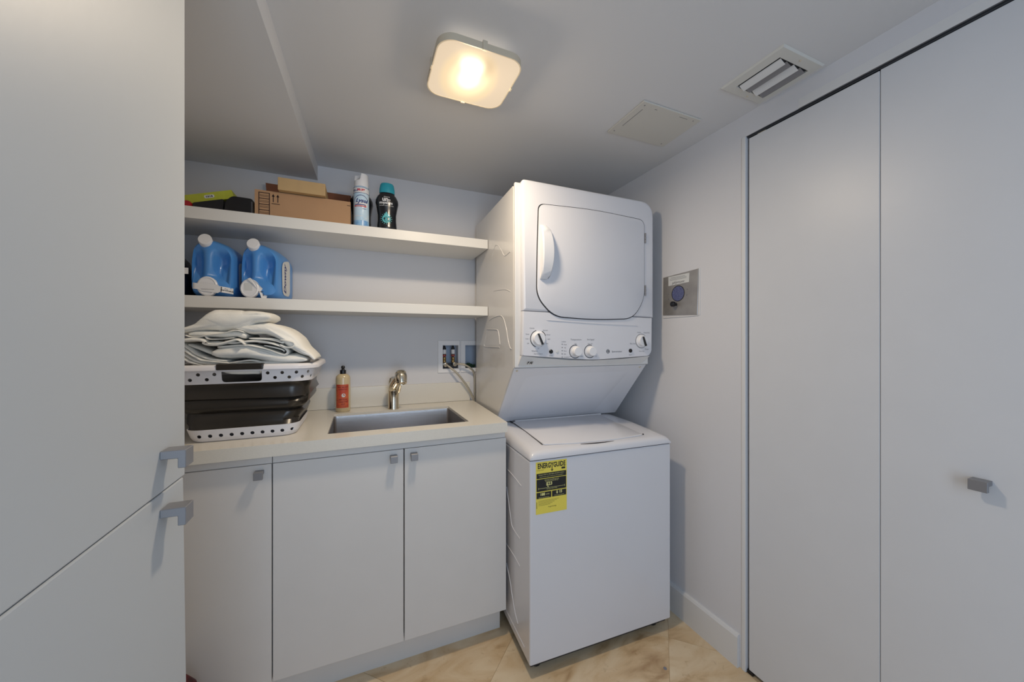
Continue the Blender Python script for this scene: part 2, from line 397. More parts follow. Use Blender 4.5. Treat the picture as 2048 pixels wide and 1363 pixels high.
def knob(parent, c, n, t, w=0.026, hh=0.025, proj=0.028):
    """square pull: short bar out of the door with a plate hanging from its end. c = top centre on the door face, n = outward, t = along the door"""
    c, n, t = Vector(c), Vector(n), Vector(t); up = Vector((0, 0, 1)); bm = nb()
    prof = [(0, 0), (proj, 0), (proj, -hh), (proj - 0.009, -hh), (proj - 0.009, -0.0115), (0, -0.0115)]
    ring_loft(bm, [[c + n*a + up*b + t*(-w/2) for a, b in prof], [c + n*a + up*b + t*(w/2) for a, b in prof]])
    return obj('knob', bm, M['knob'], parent, bevel=0.0008, seg=1)
knob(p2, (RW + 0.006, 0.356, 0.926), (-1, 0, 0), (0, -1, 0), w=0.030)

# ------------------------------------------------------------------ tall cabinet at the left
XF = -0.25
tc_ = thing('tall_cabinet', 'tall white cabinet filling the left edge, upper and lower door meeting at a slanting seam', 'cabinet', (-0.47, 0.42, 0))
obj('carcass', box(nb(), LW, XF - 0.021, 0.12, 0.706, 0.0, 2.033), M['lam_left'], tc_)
ZS = 1.0415
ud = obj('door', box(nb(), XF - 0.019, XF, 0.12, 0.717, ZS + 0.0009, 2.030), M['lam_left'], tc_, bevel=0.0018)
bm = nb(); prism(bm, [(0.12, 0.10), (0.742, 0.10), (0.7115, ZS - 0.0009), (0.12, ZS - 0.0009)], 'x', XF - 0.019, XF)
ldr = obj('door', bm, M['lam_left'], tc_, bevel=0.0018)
knob(ud, (XF, 0.652, 1.0995), (1, 0, 0), (0, 1, 0)); knob(ldr, (XF, 0.652, 1.020), (1, 0, 0), (0, 1, 0))

# ------------------------------------------------------------------ base cabinets
DY = 1.41
def base_cab(name, label, x0, x1, doors, filler, rend=0.0):
    t = thing(name, label, 'cabinet', ((x0 + x1) / 2, 1.72, 0))
    for a, b in ((x0 + 0.001, x0 + 0.019), (x1 - 0.019, x1 - 0.001)): obj('side_panel', box(nb(), a, b, DY + 0.021, BW - 0.002, 0.1225, 0.8735), M['lam_base'], t)
    obj('bottom_panel', box(nb(), x0 + 0.019, x1 - 0.019, DY + 0.021, BW - 0.002, 0.122, 0.140), M['lam_base'], t)
    obj('back_panel', box(nb(), x0 + 0.019, x1 - 0.019, BW - 0.010, BW - 0.002, 0.140, 0.8735), M['lam_base'], t)
    obj('toe_kick', box(nb(), x0, x1 - rend, 1.479, 1.495, 0.0, 0.122), M['lam_base'], t); obj('rear_plinth', box(nb(), x0, x1 - rend, 1.90, 1.915, 0.0, 0.122), M['lam_base'], t)
    obj('filler', box(nb(), x0 + 0.001, x1 - rend - 0.001, DY + 0.004, DY + 0.0209, 0.846, 0.8735), M['lam_base'], t, bevel=0.0008)
    for a, b, kx in doors:
        d = obj('door', box(nb(), a + 0.0018, b - 0.0018, DY, DY + 0.0195, 0.124, 0.8450), M['lam_base'], t, bevel=0.0015)
        knob(d, (kx, DY, 0.8285), (0, -1, 0), (1, 0, 0), w=0.025, proj=0.026)
    return t
base_cab('base_cabinet', 'white base cabinet with one door, left of the pair of doors under the sink', LW + 0.004, -0.2655, [(LW + 0.004, -0.2655, -0.300)], True)
base_cab('sink_cabinet', 'white sink base cabinet with a pair of doors and two small square knobs', -0.2655, 0.569, [(-0.2655, 0.1545, 0.117), (0.1545, 0.569, 0.190)], True, rend=0.004)

# ------------------------------------------------------------------ worktop, backsplash, sink, faucet
wt = thing('worktop', 'cream stone worktop over the base cabinets with a low matching backsplash', 'worktop', (0, 1.7, 0.915))
sk = (-0.106, 0.421, 1.462, 1.845)
def xr(y): return 0.563 + (y - 1.385) * 0.030 / 0.6
ZT = 0.904
bm = nb()
box(bm, LW, sk[0], 1.385, 1.9795, ZT, 0.915)
box(bm, sk[0], sk[1], 1.385, sk[2], ZT, 0.915); box(bm, sk[0], sk[1], sk[3], 1.9795, ZT, 0.915)
prism(bm, [(sk[1], 1.385), (xr(1.385), 1.385), (xr(1.98), 1.9795), (sk[1], 1.9795)], 'z', ZT, 0.915)
bmesh.ops.remove_doubles(bm, verts=bm.verts, dist=1e-6)
box(bm, LW, xr(1.385), 1.385, 1.409, 0.875, ZT); box(bm, LW, sk[0] - 0.04, 1.409, 1.9795, 0.875, ZT); prism(bm, [(sk[1] + 0.04, 1.409), (xr(1.409), 1.409), (xr(1.98), 1.9795), (sk[1] + 0.04, 1.9795)], 'z', 0.875, ZT)
obj('slab', bm, M['quartz'], wt)
obj('backsplash', box(nb(), LW, 0.576, 1.980, 1.999, 0.9155, 1.018), M['quartz'], wt, bevel=0.001)

sink = thing('sink', 'rectangular stainless steel undermount sink in the cream worktop', 'sink', (0.16, 1.65, 0.70))
x0, x1, y0, y1 = sk; o_ = 0.004
def rr3(a, b, c, d, r, z): return [(p[0], p[1], z) for p in rrect(b - a, d - c, r, 4, (a + b)/2, (c + d)/2)]
bm = nb()
outer = [rr3(x0-.02, x1+.02, y0-.02, y1+.02, .02, .9035), rr3(x0-.003, x1+.003, y0-.003, y1+.003, .012, .9035),
         rr3(x0-.002, x1+.002, y0-.002, y1+.002, .012, .890), rr3(x0+.006, x1-.006, y0+.006, y1-.006, .015, .705),
         rr3(x0+.03, x1-.03, y0+.03, y1-.03, .02, .690)]
ring_loft(bm, outer, cap0=False, cap1=True)
so = obj('basin', bm, M['steel'], sink, smooth=True)
bm = nb(); lathe(bm, [(0.045, 0), (0.045, 0.003), (0.036, 0.003), (0.034, 0.001), (0.0, 0.001)], (0.157, 1.66, 0.690), seg=28); obj('drain', bm, M['chrome'], sink, smooth=True)

fc = thing('faucet', 'short polished nickel faucet with a pull-out spray head behind the sink', 'faucet', (0.156, 1.885, 0.915))
bm = nb(); lathe(bm, [(0.0275, 0), (0.0275, 0.004), (0.0255, 0.008), (0.0255, 0.085), (0.0262, 0.088), (0.0262, 0.094), (0.025, 0.098), (0.0245, 0.135), (0.019, 0.152), (0.006, 0.158)], (0.156, 1.885, 0.9152), seg=28)
obj('body', bm, M['chrome'], fc, smooth=True)
bm = nb(); tube(bm, spline([(0.150, 1.885, 1.010), (0.156, 1.862, 1.035), (0.168, 1.838, 1.062), (0.180, 1.818, 1.078)], 4), [0.021, 0.022, 0.0225, 0.0225, 0.0225, 0.022, 0.0215, 0.021, 0.0205, 0.020, 0.0195, 0.019, 0.0185], 20)
obj('spout', bm, M['chrome'], fc, smooth=True)
hd = Vector((0.05, -0.42, -0.90)).normalized(); ho = Vector((0.183, 1.822, 1.101))
bm = nb(); lathe(bm, [(0.008, -0.008), (0.020, -0.004), (0.0255, 0.004), (0.0265, 0.007), (0.0245, 0.009), (0.0275, 0.014), (0.0285, 0.026), (0.027, 0.042), (0.0245, 0.052), (0.0255, 0.054), (0.0235, 0.060), (0.017, 0.062), (0.015, 0.058), (0.0, 0.058)], ho, hd, 28)
obj('spray_head', bm, M['chrome'], fc, smooth=True)
bm = nb(); tube(bm, spline([(0.170, 1.868, 0.985), (0.179, 1.845, 1.010), (0.184, 1.825, 1.050)], 4), [0.006, 0.007, 0.0075, 0.0075, 0.007, 0.0065, 0.006, 0.0055, 0.005], 12)
obj('lever', bm, M['chrome'], fc, smooth=True)

# soap bottle
sb = thing('soap_bottle', 'clear amber dish soap bottle with orange label and black squeeze cap by the sink', 'bottle', (-0.072, 1.905, 0.915))
c = (-0.072, 1.905, 0.9155)
bm = nb(); lathe(bm, [(0.028, 0), (0.0315, 0.004), (0.0315, 0.158), (0.029, 0.168), (0.020, 0.176), (0.013, 0.179), (0.0, 0.179)], c, seg=32, sx=1.02, sy=0.9)
obj('bottle_body', bm, M['soap'], sb, smooth=True)
bm = nb(); lathe(bm, [(0.0135, 0.1795), (0.0135, 0.196), (0.008, 0.197), (0.006, 0.203), (0.0085, 0.206), (0.0085, 0.212), (0.005, 0.217), (0.0, 0.217)], c, seg=20)
obj('cap', bm, M['black'], sb, smooth=True)
def cyl(c, rx, ry, off=0.0004, face=-90):
    def f(u, v):
        a = R(face) + u / rx
        return (c[0] + (rx + off) * math.cos(a), c[1] + (ry + off) * math.sin(a), c[2] + v)
    return f
fS = cyl(c, 0.0322, 0.0284, 0.0004, -95)
bm = patch(nb(), fS, -0.030, 0.030, 0.020, 0.130, 16, 1); lb = obj('label', bm, M['soap_label'], sb)
fS2 = cyl(c, 0.0322, 0.0284, 0.0008, -95)
bm = nb()
for s_, z_, h_ in (("MRS. MEYER'S", 0.117, 0.0075), ('CLEAN DAY', 0.107, 0.0075), ('DISH SOAP', 0.060, 0.0075), ('CLEMENTINE', 0.048, 0.007), ('SCENT', 0.038, 0.006)):
    text(bm, s_, h_, fS2, 0.004, z_, bold=0.0002)
for z_ in (0.025, 0.031, 0.0545, 0.124): patch(bm, fS2, -0.028, 0.028, z_, z_ + 0.0008, 12, 1)
obj('lettering', bm, mat('dark_red_print', (0.22, 0.02, 0.02), 0.6), lb)
bm = disc(nb(), fS2, 0.006, 0.079, 0.0088); obj('seal', bm, M['label_cream'], lb)

# ------------------------------------------------------------------ floating shelves
us = obj('floating_shelf', box(nb(), LW, 0.594, 1.722, 1.9995, 1.712, 1.757), M['shelf'], bevel=0.001)
tag(us, 'upper of the two thick white floating shelves, under the soffit', 'shelf', 'floating shelves on the back wall')
ls = obj('floating_shelf', box(nb(), LW, 0.594, 1.722, 1.9995, 1.377, 1.422), M['shelf'], bevel=0.001)
tag(ls, 'lower of the two thick white floating shelves, above the worktop', 'shelf', 'floating shelves on the back wall')

# ------------------------------------------------------------------ washer outlet boxes, valves, hoses
def outlet(name, label, fx0, fx1, hole, zb=1.072, zt=1.254):
    t = thing(name, label, 'wall box', ((hole[0] + hole[1])/2, BW, 1.16))
    bm = nb(); a, b, c_, d = hole
    yo, yi = BW - 0.005, BW - 0.0002
    for r0, r1 in (((fx0, fx1, zb, zt, yi), (fx0 + .003, fx1 - .003, zb + .003, zt - .003, yo)), ((fx0 + .003, fx1 - .003, zb + .003, zt - .003, yo), (a, b, c_, d, yo)), ((a, b, c_, d, yo), (a, b, c_, d, BW + 0.07))):
        P0 = [(r0[0], r0[4], r0[2]), (r0[1], r0[4], r0[2]), (r0[1], r0[4], r0[3]), (r0[0], r0[4], r0[3])]
        P1 = [(r1[0], r1[4], r1[2]), (r1[1], r1[4], r1[2]), (r1[1], r1[4], r1[3]), (r1[0], r1[4], r1[3])]
        ring_loft(bm, [P0, P1], False, False)
    obj('frame', bm, M['plastic_white'], t)
    obj('back_panel', box(nb(), a - .002, b + .002, BW + 0.068, BW + 0.075, c_ - .002, d + .002), M['boxblue'], t)
    return t
ob = outlet('outlet_box', 'white recessed wall box holding two water valves beside the dryer', 0.397, 0.5225, WB1)
for vx in (0.4375, 0.4865):
    v = obj('valve', lathe(nb(), [(0.008, 0), (0.010, 0.006), (0.008, 0.014), (0.0095, 0.016), (0.0095, 0.030), (0.006, 0.034)], (vx, BW + 0.012, 1.128), seg=14), M['brass'], ob, smooth=True)
    obj('arrester', lathe(nb(), [(0.0075, 0), (0.0095, 0.004), (0.0095, 0.046), (0.007, 0.053), (0.005, 0.060), (0.0, 0.062)], (vx, BW + 0.012, 1.163), seg=14), M['black'], v, smooth=True)
    obj('valve_band', lathe(nb(), [(0.0105, 0), (0.0105, 0.024)], (vx, BW + 0.012, 1.178), seg=14), M['label_white'], v, smooth=True)
    obj('valve_ring', lathe(nb(), [(0.0102, 0), (0.0102, 0.010)], (vx, BW + 0.012, 1.164), seg=14), M['copper'], v, smooth=True)
obj('bracket', box(nb(), 0.426, 0.512, BW + 0.016, BW + 0.030, 1.100, 1.125), M['black'], ob, bevel=0.002)
ob2 = outlet('outlet_box', 'white recessed wall box half hidden behind the edge of the dryer', 0.5265, 0.668, WB2)
bm = nb()
for k in range(6):
    a = k * 1.1; tube(bm, spline([(0.562 + 0.010*k, BW + 0.03, 1.099), (0.565 + 0.010*k, BW + 0.02 + 0.004*math.sin(a), 1.118 + 0.005*math.sin(a)), (0.578 + 0.008*k, BW + 0.03, 1.102)], 4), 0.004, 6)
obj('wiring', bm, M['green'], ob2, smooth=True)
def hose(label, pts):
    t = thing('water_hose', label, 'hose', pts[0], group='braided hoses from the valves')
    obj('tubing', tube(nb(), spline(pts, 8), 0.0052, 12), M['hose'], t, smooth=True)
    d = (Vector(pts[1]) - Vector(pts[0])).normalized()
    obj('coupling', lathe(nb(), [(0.0, -0.004), (0.0085, -0.004), (0.0128, -0.001), (0.0128, 0.010), (0.008, 0.013), (0.0058, 0.016)], pts[0], (d.x * 0.4, -1, d.z * 0.4), 14), mat('coupling_metal', (0.6, 0.58, 0.52), 0.3, metal=0.9), t, smooth=True)
hose('left braided water hose curving down from its valve to the worktop corner', [(0.4385, BW - 0.004, 1.121), (0.457, 1.975, 1.108), (0.496, 1.958, 1.072), (0.545, 1.955, 1.010), (0.582, 1.960, 0.948), (0.5985, 1.964, 0.905), (0.5990, 1.966, 0.83)])
hose('right braided water hose arching sideways behind the dryer', [(0.4905, BW - 0.004, 1.121), (0.508, 1.972, 1.122), (0.540, 1.965, 1.118), (0.575, 1.968, 1.098), (0.600, 1.978, 1.068), (0.606, 1.984, 1.00), (0.606, 1.986, 0.92)])

# ------------------------------------------------------------------ stacked washer and dryer (local frame: x along the front, y to the wall)
mc = thing('washer_dryer', 'tall white stacked washer and dryer unit standing beside the base cabinets', 'appliance', (0.578, 1.203, 0), R(-2.0))
Wd = 0.665
def lobj(n, bm, m, p=None, **k):
    """machine part; coordinates in the machine's frame even when the parent is a part"""
    o = obj(n, bm, m, mc, local=True, **k)
    if p is not None and p is not mc:
        o.parent = p; o.matrix_parent_inverse = Matrix.Translation(p.location).inverted()
    return o
wb = lobj('washer_body', box(nb(), 0, Wd, 0, 0.752, 0.05, 0.806), M['enamel'], bevel=0.006, seg=3)
bm = nb(); box(bm, 0.012, Wd - .012, 0.02, 0.74, 0.030, 0.052); lobj('base_rail', bm, M['dark'])
for fx in (0.05, Wd - 0.05):
    for fy in (0.06, 0.69):
        lobj('foot', lathe(nb(), [(0.016, 0), (0.02, 0.004), (0.02, 0.012), (0.009, 0.014), (0.009, 0.034)], (fx, fy, 0.0005), seg=14), M['black'])
# embossed side panel ridges
def ridge(bm, pts, r=0.0017): return tube(bm, spline([(-0.0002, y, z) for y, z in pts], 4), r, 6)
lobj('ridge', ridge(nb(), [(0.36, 0.70), (0.239, 0.699), (0.15, 0.694), (0.081, 0.686)]), M['enamel'], wb, smooth=True)
lobj('ridge', ridge(nb(), [(0.25, 0.62), (0.239, 0.598), (0.21, 0.535), (0.190, 0.490), (0.165, 0.478), (0.096, 0.474)]), M['enamel'], wb, smooth=True)
lobj('ridge', ridge(nb(), [(0.36, 0.374), (0.239, 0.373), (0.15, 0.372), (0.096, 0.366)]), M['enamel'], wb, smooth=True)
lobj('ridge', ridge(nb(), [(0.25, 0.290), (0.239, 0.276), (0.21, 0.245), (0.185, 0.200), (0.15, 0.150), (0.117, 0.125)]), M['enamel'], wb, smooth=True)
lobj('ridge', ridge(nb(), [(0.70, 0.085), (0.30, 0.085), (0.05, 0.085)], 0.0018), M['enamel'], wb, smooth=True)
# top deck
bm = nb()
def deck_prof(x):   # y,z outline
    return [(-0.002, 0.8095), (-0.002, 0.824), (0.004, 0.833), (0.020, 0.840), (0.10, 0.848), (0.24, 0.858), (0.40, 0.862), (0.75, 0.862), (0.75, 0.8095)]
rings = []
for x, k in ((0.000, 0.25), (0.004, 0.62), (0.014, 0.88), (0.035, 1.0), (0.07, 1.02), (0.30, 1.05), (0.60, 1.02), (0.63, 1.0), (0.651, 0.88), (0.661, 0.62), (0.665, 0.25)):
    rings.append([(x, y, 0.8095 + (z - 0.8095) * k) for y, z in deck_prof(x)])
ring_loft(bm, rings); tp = lobj('top_cover', bm, M['enamel'], smooth=True)
def zd(y): # deck height
    P = [(-0.002, 0.824), (0.020, 0.8412), (0.10, 0.850), (0.24, 0.8605), (0.40, 0.8648), (0.75, 0.8648)]
    for a, b in zip(P, P[1:]):
        if y <= b[0]: return a[1] + (b[1] - a[1]) * (y - a[0]) / (b[0] - a[0])
    return P[-1][1]
lidp = round_poly([(0.078, 0.372), (0.080, 0.052), (0.215, 0.030), (0.400, 0.024), (0.548, 0.036), (0.560, 0.372)], [0.004, 0.012, 0.03, 0.03, 0.012, 0.004], 4)
bm = nb(); ring_loft(bm, [[(x, y, zd(y) + 0.0004) for x, y in lidp], [(x, y, zd(y) + 0.0035) for x, y in lidp], [((x - 0.32) * 0.985 + 0.32, (y - 0.2) * 0.985 + 0.2, zd(y) + 0.0055) for x, y in lidp]])
lid = lobj('lid', bm, M['enamel'], smooth=True)
bm = nb()
for a, b in (((0.0755, 0.385), (0.0775, 0.055)),):
    tube(bm, [(a[0], a[1], zd(a[1]) + 0.001), (0.0765, 0.22, zd(0.22) + .001), (b[0], b[1], zd(b[1]) + 0.001)], 0.0012, 6)
gp = [(0.228, 0.0205), (0.26, 0.0185), (0.30, 0.0170), (0.34, 0.0165), (0.385, 0.0180)]
tube(bm, [(x, y, zd(y) + 0.0012) for x, y in gp], [0.0006, 0.0020, 0.0028, 0.0024, 0.0005], 8)
tube(bm, [(0.0745, 0.372, zd(.37) + 0.001), (0.0705, 0.394, zd(.39) + 0.003)], 0.0028, 6)
lobj('lid_gap', bm, M['dark'], lid)
bm = nb(); tube(bm, [(0.09, 0.383, 0.8670), (0.57, 0.383, 0.8670)], 0.006, 10); lobj('hinge_rail', bm, M['enamel'], lid, smooth=True)
lobj('lid_catch', lathe(nb(), [(0.003, 0), (0.003, 0.004)], (0.556, 0.045, zd(.045)), seg=10), M['dark'], lid)
# seam between the deck and the body
lobj('seam', box(nb(), 0.004, Wd - .004, 0.004, 0.74, 0.8055, 0.810), M['dark'])
# dryer cabinet: side profile with the slanted front below the console
DW = 0.678
prof = [(0.168, 1.138), (0.405, 0.866), (0.752, 0.866), (0.752, 1.893), (0.180, 1.893), (0.168, 1.880)]
bm = nb(); prism(bm, prof, 'x', 0.0, DW); db = lobj('dryer_body', bm, M['enamel_side'], bevel=0.004)
# slanted lower panel, face in front enamel
n_ = Vector((0, -0.272, -0.237)).normalized()
def sl(u, v, off=0.0):     # u = x, v = 0 top .. 1 bottom
    return Vector((u, 0.168 + v * 0.237, 1.138 - v * 0.272)) + n_ * off
bm = nb(); ring_loft(bm, [[sl(u, v, o) for u, v in ((0.002, 0.0), (DW - .002, 0.0), (DW - .002, 0.99), (0.002, 0.99))] for o in (0.0005, 0.003)]); sp = lobj('slanted_panel', bm, M['enamel'], bevel=0.001)
q = round_poly([(0.07, 0.13), (0.60, 0.10), (0.53, 0.93), (0.04, 0.93)], [0.06, 0.06, 0.02, 0.02], 5)
q2 = [((x - 0.31) * 0.97 + 0.31, (v - 0.55) * 0.95 + 0.55) for x, v in q]
bm = nb(); ring_loft(bm, [[sl(u, v, 0.0028) for u, v in q], [sl(u, v, 0.0040) for u, v in q2]], cap0=False); lobj('pressed_panel', bm, M['enamel'], sp, smooth=True)
for sx, sv in ((0.018, 0.035), (DW - 0.030, 0.035)):
    lobj('screw', lathe(nb(), [(0.005, 0), (0.0045, 0.002), (0.002, 0.0028)], sl(sx, sv, 0.003), n_, 12), M['nickel'], sp)
R_ = lambda pts, r=0.0020: tube(nb(), spline([(-0.0002, y, z) for y, z in pts], 5), r, 6)
lobj('ridge', R_([(0.50, 1.352), (0.44, 1.362), (0.345, 1.366), (0.305, 1.358), (0.285, 1.345), (0.268, 1.325), (0.250, 1.297), (0.228, 1.25), (0.205, 1.222), (0.190, 1.217)], 0.0018), M['enamel_side'], db, smooth=True)
lobj('ridge', R_([(0.545, 1.305), (0.532, 1.309), (0.45, 1.306), (0.385, 1.303), (0.365, 1.297), (0.352, 1.278), (0.338, 1.235)]), M['enamel_side'], db, smooth=True)
lobj('ridge', R_([(0.53, 1.305), (0.548, 1.288), (0.575, 1.25), (0.590, 1.232), (0.575, 1.222), (0.50, 1.221), (0.345, 1.2215)], 0.0018), M['enamel_side'], db, smooth=True)
lobj('ridge', R_([(0.43, 1.490), (0.33, 1.482), (0.26, 1.474), (0.215, 1.462), (0.205, 1.458)], 0.0012), M['enamel_side'], db, smooth=True)
lobj('ridge', R_([(0.36, 1.690), (0.315, 1.655), (0.285, 1.628), (0.26, 1.622), (0.205, 1.626)], 0.0013), M['enamel_side'], db, smooth=True)
lobj('ridge', R_([(0.46, 1.66), (0.43, 1.685), (0.40, 1.70), (0.36, 1.690)], 0.0011), M['enamel_side'], db, smooth=True)
# front bezel with console
lobj('front_strip', box(nb(), 0.0, DW, 0.152, 0.1675, 1.140, 1.8985), M['enamel_side'], bevel=0.004)
bz = round_poly([(0.026, 1.3735), (DW + 0.012, 1.3600), (DW + 0.012, 1.895), (0.020, 1.905)], [0.001, 0.001, 0.065, 0.020], 8)
# crowned top edge
bz = [(x, z + (0.010 * math.sin(PI * min(1, max(0, x / DW))) if z > 1.80 else 0)) for x, z in bz]
def inset(P, cx, cz, k): return [((x - cx) * k + cx, (z - cz) * k + cz) for x, z in P]
bm = nb(); ring_loft(bm, [[(x, 0.1515, z) for x, z in bz], [(x, 0.136, z) for x, z in bz], [(x, 0.130, z) for x, z in inset(bz, 0.35, 1.62, 0.985)], [(x, 0.128, z) for x, z in inset(bz, 0.35, 1.62, 0.965)]])
bezel = lobj('front_bezel', bm, M['enamel'], smooth=True)
cp = [(0.026, 1.3715), (0.022, 1.190), (0.36, 1.166), (DW - 0.014, 1.180), (DW + 0.003, 1.200), (DW + 0.005, 1.358)]
cp = round_poly(cp, [0.001, 0.006, 0.05, 0.01, 0.01, 0.001], 4)
bm = nb(); ring_loft(bm, [[(x, 0.1515, z) for x, z in cp], [(x, 0.134, z) for x, z in cp], [(x, 0.129, z) for x, z in inset(cp, 0.35, 1.28, 0.985)]])
cons = lobj('control_panel', bm, M['enamel'], smooth=True)
# undercut chamfer of the console
bm = nb()
top = [(0.022, 1.190), (0.12, 1.179), (0.24, 1.169), (0.36, 1.166), (0.50, 1.169), (DW - .01, 1.180)]
bot = [(0.012, 1.141), (0.12, 1.141), (0.24, 1.141), (0.36, 1.141), (0.50, 1.141), (DW - 0.040, 1.141)]
ring_loft(bm, [[(x, 0.131, z) for x, z in top] + [(x, 0.152, z) for x, z in top[::-1]], [(x, 0.156, z) for x, z in bot] + [(x, 0.172, z) for x, z in bot[::-1]]])
lobj('console_chamfer', bm, M['enamel_side'], cons, smooth=True)
bm = nb(); ring_loft(bm, [[(x, 0.1285, z) for x, z in ((0.13, 1.337), (0.35, 1.327), (0.60, 1.320), (0.60, 1.3185), (0.35, 1.3255), (0.13, 1.3355))], [(x, 0.1268, z) for x, z in ((0.14, 1.337), (0.35, 1.327), (0.59, 1.320), (0.59, 1.319), (0.35, 1.326), (0.14, 1.336))]]); lobj('pressed_line', bm, M['enamel'], cons)
# dryer door
dp = [(0.092, 1.8145), (0.36, 1.824), (0.635, 1.810), (0.635, 1.620), (0.635, 1.440), (0.570, 1.350), (0.36, 1.340), (0.160, 1.350), (0.083, 1.430), (0.086, 1.62)]
dpr = round_poly(dp, [0.028, 0.10, 0.034, 0.05, 0.05, 0.05, 0.10, 0.05, 0.045, 0.05], 6)
bm = nb(); ring_loft(bm, [[(x, 0.1285, z) for x, z in dpr], [(x, 0.1276, z) for x, z in dpr]]); lobj('door_gap', bm, M['dark'], bezel)
di = inset(dpr, 0.36, 1.58, 0.985)
bm = nb(); ring_loft(bm, [[(x, 0.1275, z) for x, z in di], [(x, 0.124, z) for x, z in di], [(x, 0.1225, z) for x, z in inset(di, 0.36, 1.58, 0.988)]]); dd = lobj('dryer_door', bm, M['enamel'], smooth=True)
# the handle: flat slab bowed on its right edge
bm = nb(); rings = []
for k in range(13):
    t = k / 12; z = 1.503 + t * 0.222; bow = math.sin(PI * t)
    xr_ = 0.134 + 0.020 * bow ** 0.6; yf = 0.118 - 0.030 * bow ** 0.5
    rings.append([(0.0985, 0.1224, z), (0.0985, yf + 0.004, z), (0.103, yf, z), (xr_ - 0.006, yf + 0.003, z), (xr_, yf + 0.010, z), (xr_, 0.1224, z)])
ring_loft(bm, rings); lobj('door_handle', bm, M['plastic_white'], dd, smooth=True)
for z0, z1 in ((1.702, 1.749), (1.458, 1.508)):
    bm = nb()
    for k in range(3): tube(bm, [(0.6375, 0.1240, z0 + (z1-z0)*(k/3) + .001), (0.6375, 0.1240, z0 + (z1-z0)*((k+1)/3) - .001)], 0.0035, 8)
    lobj('hinge', bm, M['knob'], bezel, smooth=True)
# dials
def face(off=0.0): return lambda u, v: (u, 0.1289 - off, v)
F1, F2 = face(0.0004), face(0.0007)
def dial(x, z, r, ang, big=True):
    d = lobj('dial', lathe(nb(), [(r, 0), (r, 0.004), (r * 0.86, 0.006), (r * 0.80, 0.016), (r * 0.74, 0.018), (0, 0.018)], (x, 0.1288, z), (0, -1, 0), 30), M['plastic_white'], cons, smooth=True)
    c_, s_ = math.cos(ang), math.sin(ang)
    g = lambda a, b, o: (x + a * c_ - b * s_, 0.1288 - o, z + a * s_ + b * c_)
    bm = nb()
    w = r * 0.15
    ring_loft(bm, [[g(-w*.8, -r*.78, o), (g(w*.8, -r*.78, o)), (g(w*.5, r*.70, o)), (g(-w*.5, r*.70, o))] for o in (0.0175, 0.026 if big else 0.020)])
    lobj('pointer', bm, M['black'], d, bevel=0.0006)
    return d
bm = nb()
annulus(bm, F1, 0.094, 1.259, 0.0335, 0.0362, 105, 250); annulus(bm, F1, 0.094, 1.259, 0.0335, 0.0368, 20, 60)
annulus(bm, F1, 0.094, 1.259, 0.0335, 0.0345, 290, 380)
annulus(bm, F1, 0.618, 1.250, 0.0315, 0.0330, 0, 360)
for cx_ in (0.269, 0.342): annulus(bm, F1, cx_ - .001, 1.205, 0.0262, 0.0290, 70, 330)
lobj('dial_scale', bm, M['print_black'], cons)
dial(0.094, 1.259, 0.0325, R(24)); dial(0.618, 1.250, 0.0300, R(20))
for cx_ in (0.271, 0.344):
    d = lobj('dial', lathe(nb(), [(0.024, 0), (0.024, 0.003), (0.021, 0.005), (0.0195, 0.020), (0.018, 0.022), (0, 0.022)], (cx_, 0.1288, 1.205), (0, -1, 0), 28), M['plastic_white'], cons, smooth=True)
    bm = nb(); annulus(bm, lambda u, v: (u, 0.1288 - 0.0034, v), cx_, 1.205, 0.0203, 0.0236, 95, 265); lobj('index_mark', bm, M['print_black'], d)
for bx in (0.152, 0.556):
    lobj('push_button', lathe(nb(), [(0.0088, 0), (0.0088, 0.003), (0.0070, 0.005), (0, 0.005)], (bx, 0.1288, 1.206), (0, -1, 0), 18), M['black'], cons, smooth=True)
lobj('indicator', lathe(nb(), [(0.006, 0), (0.006, 0.0015), (0.0, 0.002)], (0.182, 0.1288, 1.206), (0, -1, 0), 14), M['label_cream'], cons, smooth=True)
bm = nb()
for k in range(5): patch(bm, F1, 0.2035, 0.2062, 1.180 + k*0.0135, 1.1845 + k*0.0135)
annulus(bm, F1, 0.4345, 1.204, 0.0068, 0.0088); text(bm, 'GE', 0.011, F1, 0.4345, 1.204, bold=0.0003)
lobj('panel_print', bm, M['print_black'], cons)
bm = nb()
